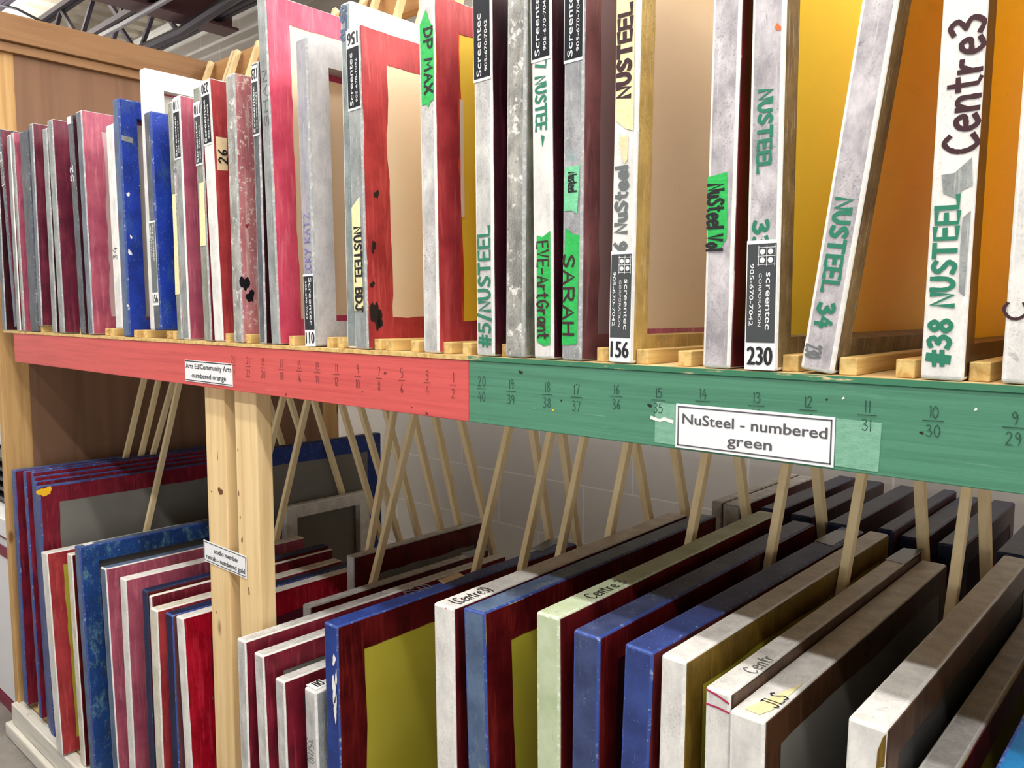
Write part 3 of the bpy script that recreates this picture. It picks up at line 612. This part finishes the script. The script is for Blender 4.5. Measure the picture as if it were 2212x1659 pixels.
u.poly('tape', [(372.5, 420), (384, 418), (387, 500), (391, 635), (379, 637), (376, 520)], 'tape_cream'); u.text('34', (380, 375), (376, 347), .55, .0025, 'ink_gray')
u = U('gray screen with a black sticker and a dusty red face', (372.5, 211), (395.5, 736), 387, edge='alu_gray', wear='worn_white', cm='coat_rose', fab='mesh_maroon')
u.sticker(u.H-.072, '110', flip=True)
u = U('olive gray screen with a peeling sticker and cream streak', (416, 191), (441, 738.6), 432, edge='alu_olive', wear='worn_gray', cm='coat_wine', fab='mesh_maroon')
u.sticker(u.H-.10, '110', flip=True, panel='sticker_charcoal'); u.poly('tape', [(431, 396), (441, 393), (446, 530), (433, 532)], 'tape_cream')
u = U('clean white edged screen with a red face and tan tape', (433, 177), (463, 740.5), 452, edge='alu_white', wear='worn_white', cm='coat_red', fab='mesh_maroon', w=.05)
u.sticker(u.H-.07, '230', flip=True); u.poly('tape', [(465, 295), (489.5, 299), (491.5, 369), (469, 368)], 'tape_tan', 'side', .0016)
u.text('26', (482, 352), (478, 325), .5, .0035, 'ink_black', 'side', lift=.0019)
u = U('paint crusted gray screen with a messy pink and brown face', (486, 164), (505, 742.5), 506, edge='alu_crust', wear='worn_gray', cm='coat_crust', fab='mesh_maroon', w=.06, T=.036)
for q in ((528, 612, .012, 'paint_black'), (540, 640, .010, 'paint_black'), (533, 488, .004, 'coat_red')): p = u.loc(q[0], q[1], 'side'); blob('paint_spot', (p.y, p.z), q[2], q[2]*1.6, q[3], u.r, frame2d((u.T+.0013, 0, 0), (0, 1, 0), (0, 0, 1), (1, 0, 0)))
u = U('worn gray screen with a rubbed sticker, left of the tall pink one', (542, 137), (560, 748), 557, edge='alu_dark', wear='worn_gray', cm='coat_plum', fab='mesh_plum')
u.sticker(u.H-.075, '123', flip=True, panel='sticker_charcoal')
u = U('tall gray screen with a pink face and cream fabric', (553.5, -8), (586, 750), 572.5, Wd=.62, edge='alu_gray', wear='worn_gray', cm='coat_pink', fab='mesh_cream', w=.046, ext=.004)
u.text('SHAN', (577, 272), (570, 152), .5, .0022, 'ink_gray')
u = U('bare aluminium screen with violet writing and a black sticker', (637, 87), (660, 754), 661, edge='alu_lilac', wear='worn_gray', side='alu_face', fab='mesh_cream', cm='coat_pink', back=True, w=.047, ext=.012)
u.sticker(.068, '110'); u.text('BECKY KATZ', (666, 612), (659, 462), .5, .0022, 'ink_violet', xo=.003)
u = U('tall pale screen with blue writing, behind the red faced one', (734, 10), (749, 734), 757, y0=.014, Wd=.54, edge='alu_teal', wear='worn_white', side='white_face', fab='mesh_white', back=True, w=.06)
u.text('OLSO', (744, 85), (741, 14), .5, .006, 'blue_gray')
u = U('gray screen with a black sticker on top and a scratched red face', (747, 63), (767, 757), 776, edge='alu_gray', wear='worn_gray', cm='coat_red', fab='mesh_cream', w=.044, ext=.012)
u.sticker(u.H-.072, '156', flip=True)
u.poly('tape', [(760, 449), (777.5, 424), (786, 673), (766, 671)], 'tape_cream'); u.text('NUSTEEL BDJ', (774, 492), (776, 672), .5, .0044, 'ink_black', lift=.0010)
for q in ((803, 615, .006, .006), (810, 680, .012, .03), (820, 690, .008, .016), (812, 420, .007, .008), (806, 533, .006, .012)): p = u.loc(q[0], q[1], 'side'); blob('paint_spot', (p.y, p.z), q[2], q[3], 'paint_black', u.r, frame2d((u.T+.0013, 0, 0), (0, 1, 0), (0, 0, 1), (1, 0, 0)))
u = U('gray screen with green tape at the top and yellow fabric', (902, -4), (915, 766), 938, edge='alu_light', wear='worn_white', cm='coat_red', fab='mesh_yellow', w=.046, ext=.004, T=.0365)
u.poly('tape', [(907, 55), (914, 38), (920, 20), (926, 40), (936, 62), (938, 215), (931, 219), (926, 232), (920, 225), (912, 229)], 'tape_green'); u.text('DP MAX', (922, 63), (930, 200), .5, .0042, 'ink_black', lift=.0010)
vs, fs = ribbon([[(.049+.002*math.sin(i), .04+i*.04) for i in range(13)]], .006); put2d('filler_streak', vs, fs, frame2d((u.T+.0006, 0, 0), (0, 1, 0), (0, 0, 1), (1, 0, 0)), 'coat_orange', u.r)
vs, fs = ribbon([[(.056, .22+i*.03) for i in range(7)]], .004); put2d('bare_patch', vs, fs, frame2d((u.T+.0008, 0, 0), (0, 1, 0), (0, 0, 1), (1, 0, 0)), 'mesh_cream', u.r)
BK = dict(w=.04)
u = U('light gray screen with green handwriting starting at 5', (1020, -78), (1029, 771), 1060, edge='alu_light', wear='worn_white', cm='coat_plum', fab='mesh_plum', **BK)
u.sticker(u.zat(1040, 45), '110', flip=True, L=.17); u.text('#5/NUSTEEL', (1049, 748), (1044, 490), .62, .0046, 'ink_green', slant=.0)
U('screen crusted with old gray and white paint', (1095, -70), (1090.6, 774.7), 1137, edge='alu_crust', wear='worn_gray', side='alu_olive', fab='mesh_dark', back=True, **BK)
u = U('white screen with green lettering and a green tape strip', (1145, -80), (1153, 780), 1189, edge='alu_white', wear='worn_white', cm='coat_plum', fab='mesh_plum', **BK)
u.sticker(u.zat(1170, 8), '110', flip=True, L=.15); u.text('17 NUSTEE', (1166, 125), (1171, 280), .5, .004, 'ink_green'); u.poly('handwriting', [(1169, 292), (1177, 294), (1172, 318)], 'ink_green')
u.poly('tape', [(1160, 508), (1172, 512), (1180, 506), (1189.5, 498), (1190, 640), (1189, 744), (1175, 748), (1160, 738)], 'tape_green'); u.text('EVE-ArtGrant', (1174, 522), (1173, 730), .55, .003, 'ink_brown', lift=.0010)
u = U('stained gray screen with two green tapes', (1219, -80), (1212, 781), 1264, edge='alu_stain', wear='worn_gray', cm='coat_mauve', fab='mesh_purple', w=.036, ext=.0)
u.sticker(u.zat(1241, 6), '110', flip=True, L=.15)
u.poly('tape', [(1221, 361), (1253, 357), (1250, 420), (1247, 462), (1236, 455), (1219, 456)], 'tape_mint'); u.text('Nusteel', (1239, 372), (1236, 414), .4, .0022, 'ink_black', lift=.0010)
u.poly('tape', [(1222, 491), (1236, 505), (1251, 508), (1250, 600), (1246, 744), (1214, 745), (1218, 600)], 'tape_green'); u.text('SARAH', (1234, 550), (1224, 722), .52, .0035, 'ink_brown', lift=.0010)
u = U('white screen with tan tape, black lettering and peach fabric', (1336, -215), (1314, 787), 1388.5, edge='alu_white', wear='worn_white', side='alu_gold_reflect', fab='mesh_peach', cm='coat_rose', back=True, H=0.6, w=.036, ext=.007, Wd=.56)
u.sticker(.073, '156', 'A', L=.142, panel='sticker_charcoal')
u.poly('tape', [(1333, -10), (1372, -12), (1369, 282), (1352, 278), (1330, 260)], 'tape_cream'); u.text('NUSTEEL', (1348, 210), (1352, 12), .52, .006, 'ink_brown', lift=.0010)
u.text('#16 NuSteel', (1340, 582), (1343, 362), .48, .005, 'ink_gray'); u.poly('tape', [(1338, 286), (1347, 298), (1358, 292), (1356, 345), (1349, 355), (1343, 330)], 'tape_tan', lift=.0012)
u = U('pale gray screen with a green tape strip and dark red face', (1546, -215), (1516, 792.7), 1610, edge='alu_mauve', wear='worn_white', cm='coat_dark', fab='mesh_white', w=.04, H=0.6)  # its hidden fabric is white to bounce light onto the peach fabric
u.poly('tape', [(1529, 383), (1545, 379), (1571, 371), (1572, 460), (1570, 515), (1556, 538), (1529, 534)], 'tape_green'); u.text('NuSteel Vol', (1549, 398), (1543, 540), .55, .0034, 'ink_black', lift=.0010)
u = U('gray screen lettered 33 with a printed label and deep yellow fabric', (1629.5, -215), (1606, 802), 1703, edge='alu_mauve', wear='worn_white', side='alu_brown', fab='mesh_deep', back=True, w=.038, H=0.64, Wd=.62)
u.sticker(.074, '230', 'A', L=.146, panel='sticker_charcoal'); u.text('NUSTEEL', (1655, 194), (1650, 372), .38, .0042, 'ink_green'); u.text('33', (1645, 478), (1641, 536), .44, .0044, 'ink_green')
p = u.loc(1681, 59); blob('paint_spot', (p.x, p.z), .004, .0045, 'paint_orange', u.r, frame2d((0, 0, 0), (1, 0, 0), (0, 0, 1), (0, -1, 0)), lift=.0006)
u = U('tilted gray screen lettered 34 with a printed amber fabric', (1896, -200), (1727, 805), 1980, edge='alu_mauve', wear='worn_white', side='alu_brown', fab='mesh_amber', back=True, H=0.64, w=.038, Wd=.62)
u.text('NUSTEEL 34', (1828, 430), (1775, 705), .46, .0044, 'ink_green'); u.text('230', (1757, 745), (1757, 772), .45, .002, 'ink_gray')
pf = frame2d((.0017, .075, .21), (0, 0, 1), (0, -1, 0), (1, 0, 0))
typeset([('valentines cards', .05, -.012, .40, .018, .01)], pf, 'ink_yellow', u.r, 'print', .0002)
dd = []
for k in range(5):
    z = .02+.1*k; dd += [[(z, -.02), (z+.001, -.16)]]+[[(z+.01+.012*j, -.028-.002*(j % 2)), (z+.016+.012*j, -.028-.002*(j % 2))] for j in range(7)]
    for c in range(2):
        cx, cy = z+.05, -.06-.055*c; a_, b_ = random.uniform(.012, .028), random.uniform(.008, .016)
        dd.append([(cx+a_*math.cos(t*.6+.3), cy+b_*math.sin(t*.6+.3)+.003*math.sin(t*1.7)) for t in range(11)])
        for j in range(4): q = (cx+random.uniform(-.03, .03), cy+random.uniform(-.02, .02)); dd.append([q, (q[0]+random.uniform(-.01, .01), q[1]+random.uniform(-.006, .006))])
vs, fs = ribbon(dd, .0007); put2d('print', vs, fs, pf, 'ink_yellow', u.r, .0003)
u = U('white chipped screen lettered in green and black with yellow fabric', (2049, -215), (1986, 818), 2149, edge='alu_white', wear='worn_white', side='coat_brown', fab='mesh_deep', back=True, H=0.62, w=.036, Wd=.62)
u.text('#38 NUSTEEL', (2044, 790), (2030, 425), .5, .0046, 'ink_green'); u.text('Centre3', (2075, 330), (2088, 40), .74, .0048, 'ink_brown', slant=-.0)
u.poly('bare_patch', [(2034, 378), (2062, 374), (2100, 340), (2102, 400), (2080, 410), (2066, 428), (2038, 418)], 'alu_gray'); u.poly('bare_patch', [(2080, 470), (2098, 455), (2090, 560), (2084, 640), (2072, 630), (2074, 540)], 'alu_gray')
u = U('pale screen at the right edge of the upper shelf', (2236, -215), (2161, 821.6), 2330, edge='alu_white', wear='worn_white', side='alu_brown', fab='mesh_yellow', back=True, w=.036, H=0.62, Wd=.62, T=.041)
u.text('C', (2192, 690), (2194, 655), .45, .003, 'ink_brown')
# ---------------- lower bays
def Lw(label, tl, bl, tru, **k):
    k.setdefault('base', SHELF2); k.setdefault('group', LL); k.setdefault('Wd', .56); return Screen(label, tl, bl, tru, **k)
def raw(label, x, y0, z, T, Wd, group, lean=0, **k):
    s = Screen.__new__(Screen); d = dict(w=.04, edge='alu_gray', wear='worn_gray', side=None, cm=None, fab='mesh_gray', back=False, ext=.005); d.update(k)
    s.build(label, (x, y0, SHELF2+.0005), lean, 0, T, Wd, z-SHELF2, group=group, **d); return s
BL = dict(edge='blue_slate', wear='worn_blue', cm='coat_wine', fab='mesh_maroon', Wd=.78)
Lw('tall dull blue screen against the corner post', (24, 1014.5), (50.6, 1506), 32, base=SHELF2+.0195, **BL)
Lw('tall dull blue screen with a dark gap on both sides, second from the corner post', (48.7, 1018), (83, 1532), 54, base=SHELF2+.0195, **BL)
u = Lw('tall blue screen with a yellow splash on its maroon corner', (76.6, 1050), (110.5, 1602), 87.3, T=.036, edge='blue_slate', wear='worn_blue', cm='coat_wine', fab='mesh_gray', Wd=.78, w=.05)
p = u.loc(96, 1062, 'side'); blob('paint_splash', (p.y, p.z), .022, .020, 'paint_yellow', u.r, frame2d((u.T+.0013, 0, 0), (0, 1, 0), (0, 0, 1), (1, 0, 0)), 11)
_l = u.r.location; _a = u.r.rotation_euler.y
BN = dict(T=.0205, Wd=.78, group=LL, edge='blue_slate', wear='worn_blue', cm='coat_wine', fab='mesh_maroon')
def bundle(label, k): raw(label, _l.x-.0232*k, .004*k, SHELF2+u.H+.011*k, lean=_a-.0042*k, **BN)
bundle('tall blue screen, third in the tight bundle of four', 1); bundle('tall blue screen, second in the tight bundle of four', 2); bundle('tall blue screen, leftmost of the tight bundle of four', 3)
Lw('white edged screen with a red face and yellow fabric by the bundle of blues', (88, 1192), (123.4, 1638), 100.6, y0=-.025, edge='alu_white', wear='worn_white', cm='coat_red', fab='mesh_olive', w=.038)
Lw('pinkish white screen left of the teal stained blue one', (143.7, 1195), (173.4, 1637), 153.8, edge='alu_cream', wear='worn_white', cm='coat_dark', fab='mesh_maroon')
u = Lw('blue screen stained with teal scuffs, open gray fabric', (160, 1179), (194, 1659), 171, edge='blue_gray', wear='worn_blue', side='blue_teal', fab='mesh_gray', back=True, w=.052, Wd=.46)
u.poly('label_sticker', [(177, 1176), (197, 1170.5), (203, 1174), (184, 1179.5)], 'sticker_white', 'top')
Lw('gray screen with a crimson smeared face', (216, 1224.7), (244, 1659), 228, edge='blue_gray', wear='worn_white', cm='coat_rose', fab='mesh_maroon', w=.06)
Lw('white edged screen with a rosy face left of the navy one', (258, 1247), (278.5, 1659), 271, edge='alu_white', wear='worn_white', cm='coat_rose', fab='mesh_maroon', w=.06)
Lw('navy screen between two white edged ones', (306, 1272), (322, 1659), 321, T=.033, edge='blue_navy', wear='worn_navy', cm='coat_dark', fab='mesh_plum')
Lw('cream screen mostly hidden behind a slightly shorter cream one', (321, 1286), (337, 1659), 335, T=.014, edge='alu_cream', wear='worn_white', cm='coat_wine', fab='mesh_maroon')
Lw('cream screen with an orange red face', (324, 1312.4), (338, 1659), 339, y0=-.014, edge='alu_cream', wear='worn_white', cm='coat_red', fab='mesh_maroon')
Lw('white chipped dark blue screen left of the crimson faced one', (357, 1322.5), (372, 1659), 372, edge='blue_navy', wear='worn_blue', side='blue_scuffed', cm='coat_mauve', fab='mesh_maroon')
Lw('white edged screen with a glossy crimson face beside the post', (379.7, 1330), (400, 1659), 395, edge='alu_white', wear='worn_white', cm='coat_crimson', fab='mesh_maroon', w=.06)
def Lm(label, tl, bl, tru, **k): k.setdefault('group', LM); k.setdefault('Wd', .79); return Lw(label, tl, bl, tru, **k)
u = Lm('white flecked gray screen standing in front of the pine post', (511.4, 1378), (520.5, 1659), 529, y0=-.052, T=.034, edge='alu_light', wear='worn_white', cm='coat_wine', fab='mesh_dark')
u.poly('label_sticker', [(994, 1196), (1043, 1182), (1067, 1184.6), (1013, 1204.6)], 'sticker_charcoal', 'top')
Lm('gray screen with a wine face and gray fabric', (548, 1408.6), (559.5, 1659), 568, y0=-.045, edge='alu_light', wear='worn_white', cm='coat_wine', fab='mesh_gray', Wd=.74)
Lm('gray screen with a scraped wine and black face', (593.7, 1464), (601.3, 1659), 616.5, y0=-.032, T=.033, edge='alu_light', wear='worn_white', cm='coat_wine', fab='mesh_dark', Wd=.7)
u = Lm('plain aluminium screen numbered on its side and top', (657, 1484.6), (663, 1659), 681, y0=-.012, edge='alu_light', wear='worn_white', side='alu_gray', fab='mesh_dark', back=True, Wd=.6)
u.poly('label_sticker', [(660, 1480), (690, 1468), (708, 1478), (682, 1491)], 'sticker_white', 'top', .0005); u.text('110', (676, 1480), (697, 1475), .6, .0035, 'print_black', 'top'); u.text('35/110', (668, 1594), (674, 1648), .55, .0016, 'ink_gray')
u = Lm('bright blue chipped screen with a brown red face and olive fabric', (698.7, 1343), (707.6, 1659), 728, edge='blue_scuffed', wear='worn_blue', cm='coat_dark', fab='mesh_olive', w=.055, Wd=.74)
u.poly('label_sticker', [(1142, 1187), (1187, 1164.6), (1215, 1167), (1172, 1191)], 'sticker_charcoal', 'top')
for q in ((722, 1425, .006, .012), (722, 1490, .008, .028), (725, 1530, .006, .03), (728, 1465, .003, .02)): p = u.loc(q[0], q[1]); blob('bare_patch', (min(p.x, u.T-.007), p.z), q[2], q[3], 'paint_white', u.r, frame2d((0, 0, 0), (1, 0, 0), (0, 0, 1), (0, -1, 0)), 12, .0006)
u.text('OSAD', (880, 1284), (925, 1265), .7, .003, 'ink_gray', 'top'); u.poly('label_sticker', [(945, 1254), (990, 1237), (1004, 1244), (958, 1262)], 'tape_tan', 'top')
u = Lm('white screen with black writing in brackets on its top edge', (936.7, 1302), (943, 1659), 978.5, yaw=.036, edge='alu_white', wear='worn_white', cm='coat_dark', fab='mesh_dark', ext=.002)
u.text('(Centre3)', (984, 1303), (1050, 1272), .55, .0022, 'ink_black', 'top')
u.text('-', (956, 1312), (970, 1316), .2, .003, 'paint_orange')
Lm('blue gray screen with a maroon face and yellow fabric', (1001, 1312.4), (1011, 1659), 1045.6, yaw=.03, edge='blue_gray', wear='worn_blue', cm='coat_dark', fab='mesh_olive', w=.055)
u = Lm('pale green screen with black writing on its top edge', (1158, 1321), (1159.5, 1659), 1207.6, yaw=.03, edge='pale_green', wear='worn_green', cm='coat_dark', fab='mesh_plum')
u.text('Centre 3', (1272, 1291), (1342, 1256), .5, .0022, 'ink_black', 'top')
Lm('scuffed dark blue screen right of the pale green one', (1238, 1360.5), (1234, 1659), 1295, yaw=.02, edge='blue_worn', wear='worn_blue', cm='coat_dark', fab='mesh_plum')
u = Lm('speckled blue screen left of the plain white one', (1349, 1392), (1339, 1659), 1411.4, edge='blue_mid', wear='worn_blue', cm='coat_dark', fab='mesh_plum')
u.poly('label_sticker', [(1759, 1168.5), (1804, 1146), (1852, 1147.6), (1797.7, 1179.8)], 'sticker_charcoal', 'top')
Lm('plain white screen with a dark ochre face', (1428, 1413.7), (1421.5, 1659), 1490, T=.036, edge='alu_white', wear='worn_white', cm='coat_ochre', fab='mesh_olive')
u = Lm('grimy white screen with magenta lines round its top corner', (1524, 1482), (1519.5, 1659), 1587, T=.0335, edge='alu_white', wear='worn_white', cm='coat_brown', fab='mesh_dark')
u.poly('label_sticker', [(1912, 1208.7), (1950.6, 1184.5), (1995.6, 1187.8), (1950.6, 1218)], 'sticker_charcoal', 'top')
u.text('Centr', (1616, 1452), (1662, 1420), .55, .0018, 'ink_gray', 'top')
for a, b in (((.002, u.H-.004), (u.T-.002, u.H-.012)), ((.002, u.H-.022), (u.T-.001, u.H-.024))):
    vs, fs = ribbon([[a, ((a[0]+b[0])/2, (a[1]+b[1])/2+.001), b]], .0012); put2d('marker_line', vs, fs, frame2d((0, 0, 0), (1, 0, 0), (0, 0, 1), (0, -1, 0)), 'ink_magenta', u.r, .0006)
u = Lm('thick white screen with a yellow tape scrap on its top edge', (1575.6, 1533.8), (1573.4, 1659), 1653, y0=-.006, edge='alu_white', wear='worn_white', cm='coat_brown', fab='mesh_gray')
u.poly('tape', [(1608, 1532), (1735, 1476), (1712, 1497), (1668, 1535), (1640, 1545)], 'tape_cream', 'top'); u.text('JLS', (1656, 1524), (1690, 1504), .5, .0022, 'ink_black', 'top')
p = u.loc(1880, 1392, 'side'); write('011', frame2d((u.T+.0013, p.y-.03, p.z), (0, 1, 0), (0, 0, 1), (1, 0, 0)), .06, .022, .003, 'ink_black', u.r)
u = Lm('white screen with a strip of orange filler down its front, right of a gap', (1831.5, 1550), (1825, 1659), 1918, edge='alu_white', wear='worn_white', cm='coat_brown', fab='mesh_dark')
u.poly('filler_streak', [(1908, 1592), (1920, 1586), (1916, 1659), (1893, 1659), (1896, 1622)], 'coat_ochre')
raw('low screen with a lit gray top edge between the orange streaked and sky blue ones', .632, .0, -.445, .036, .8, LM, edge='alu_light', wear='worn_white', cm='coat_wine', fab='mesh_olive')
raw('sky blue screen at the lower right corner', .7135, .015, -.395, .04, .8, LM, edge='blue_sky', wear='worn_blue', side='blue_sky', cm='blue_sky', fab='mesh_dark')
# behind the post and in the back row
raw('tall navy blue screen with gray fabric in the far corner', -1.615, .47, -.405, .032, .62, LB, edge='blue_scuffed', wear='worn_navy', cm='blue_scuffed', fab='mesh_gray', w=.06)
raw('unpainted aluminium screen leaning before the tall navy one', -1.545, .62, -.605, .03, .36, LB, edge='alu_white', wear='worn_white', side='alu_white', fab='mesh_gray', back=True, w=.045)
raw('gray edged screen with a dark red face behind the divider slats', -.905, .425, -.60, .034, .53, LB, edge='alu_light', wear='worn_gray', cm='coat_dark', fab='mesh_gray', w=.06)
raw('gray topped screen tucked behind the pine post', -.815, .225, -.66, .034, .62, LB, edge='alu_light', wear='worn_gray', cm='coat_dark', fab='mesh_dark')
DK = dict(edge='blue_navy', wear='worn_navy', cm='coat_plum', fab='mesh_plum')
for lb, u0, v0, u1, z, kw in (('white fronted screen, leftmost of the back row', 1537, 1082, 1559, -.40, dict(edge='alu_light', cm='coat_dark', fab='mesh_dark')), ('white fronted screen, second in the back row', 1561, 1088, 1599, -.40, dict(edge='alu_light', cm='coat_dark', fab='mesh_dark')),
    ('navy screen right of the two white fronted ones in the back row', 1643, 1096, 1690, -.385, DK), ('navy screen in the back row behind the green sign', 1708, 1110, 1752, -.385, DK), ('navy screen in the back row, fourth from the right', 1786, 1128, 1836, -.375, DK), ('navy screen in the back row, third from the right', 1896, 1141, 1929, -.375, DK),
    ('navy screen in the back row with a pale worn rim', 1942.5, 1157, 1998, -.39, DK), ('navy screen in the back row, second from the right', 2025, 1172, 2085, -.39, DK), ('navy screen at the right end of the back row', 2152, 1191, 2215, -.385, DK)):
    p = at(u0, v0, z=z); q = at(u1, v0, y=p.y)
    raw(lb, p.x, p.y, z, max(.028, min(.045, q.x-p.x)), min(.5, 1.39-p.y), LB, **kw)
# ---------------- cleats between the slots and the leaning divider slats, each in the gap beside its screens
from mathutils.bvhtree import BVHTree
bpy.context.view_layer.update()
def bvh(o): return BVHTree.FromPolygons([o.matrix_world @ v.co for v in o.data.vertices], [p.vertices for p in o.data.polygons])
TREES = [bvh(c) for o in bpy.data.objects if o.name.startswith('printing_screen') for c in o.children if c.name.startswith(('frame', 'screen_fabric', 'filler_border', 'label_sticker'))]
PLACED_ALL = {}
def fit(o, reach, need=True):
    PLACED = PLACED_ALL.setdefault(o.name.split('.')[0], []); t0 = bvh(o)
    vs = [v.co.copy() for v in o.data.vertices]; fs = [tuple(p.vertices) for p in o.data.polygons]
    for k in range(int(reach/.0015)*2+1):
        d = ((k+1)//2)*.0015*(1 if k % 2 else -1)
        t = BVHTree.FromPolygons([v+Vector((d, 0, 0)) for v in vs], fs)
        if not any(t.overlap(q) for q in TREES) and not any(t.overlap(q) for q in PLACED):
            for v in o.data.vertices: v.co.x += d
            PLACED.append(bvh(o)); return True
    if need: PLACED.append(t0); return False
    me = o.data; bpy.data.objects.remove(o); bpy.data.meshes.remove(me); return False
for x in (-1.42, -1.356, -1.22, -1.165, -1.045, -.994, -.818, -.755, -.694, -.508, -.387, -.323, -.258, -.204, -.14, -.078, -.018, .041, .105, .231, .295, .357, .418, .483, .549, .611, .676, -1.98, -1.90, -1.80, -1.74, -1.60, -1.52):
    fit(box('cleat', x, x+.0185, .004+random.uniform(0, .012), .70, .0002, .0192, 'pine_cleat', R_, .0012), .03, False)
for x in (-2.19, -2.13, -2.04, -1.88, -1.80, -1.74, -1.56, -1.50, -1.40, -1.28, -1.24, -1.10, -1.02, -.60, -.5, -.30, -.13, .09, .26, .44, .53, .66):
    fit(box('cleat', x, x+.0185, .03, .66, SHELF2+.0002, SHELF2+.019, 'pine_cleat', R_, .0012), .04, False)
front = [(-2.188, .28, .49), (-2.163, .28, .535), (-2.137, .33, .59), (-1.928, .27, .50), (-1.504, .33), (-1.344, .30), (-.974, .25), (-.815, .35), (-.478, .36), (-.374, .345), (-.240, .345), (-.090, .345), (.074, .36), (.243, .37), (.380, .42), (.551, .36), (.71, .36)]
for x, k, *yt in front: y = yt[0] if yt else .678; fit(beam('divider_slat', (x+.0095, y, -.0078), (x+.0095, y-k*1.30, SHELF2+.003), .0155, .019, 'pine_slat', R_), .06)
back = [(-1.90, .33), (-1.74, .33), (-1.60, .33), (-1.414, .33), (-1.31, .336), (-1.168, .31), (-1.032, .30), (-.92, .28), (-.824, .325), (-.526, .24), (-.424, .23), (-.216, .34), (-.106, .34), (.06, .34), (.23, .34), (.40, .34), (.56, .34)]
for x, k in back: fit(beam('divider_slat', (x+.0095, .7005, -.0078), (x+.0095, .7005+k*1.30, SHELF2+.003), .019, .019, 'pine_slat', R_), .045)
for i in range(26): x = -2.19+.118*i; fit(beam('divider_slat', (x, .755, 1.045), (x, .755-.36*1.02, .022), .018, .02, 'pine_slat', R_), .075, False)
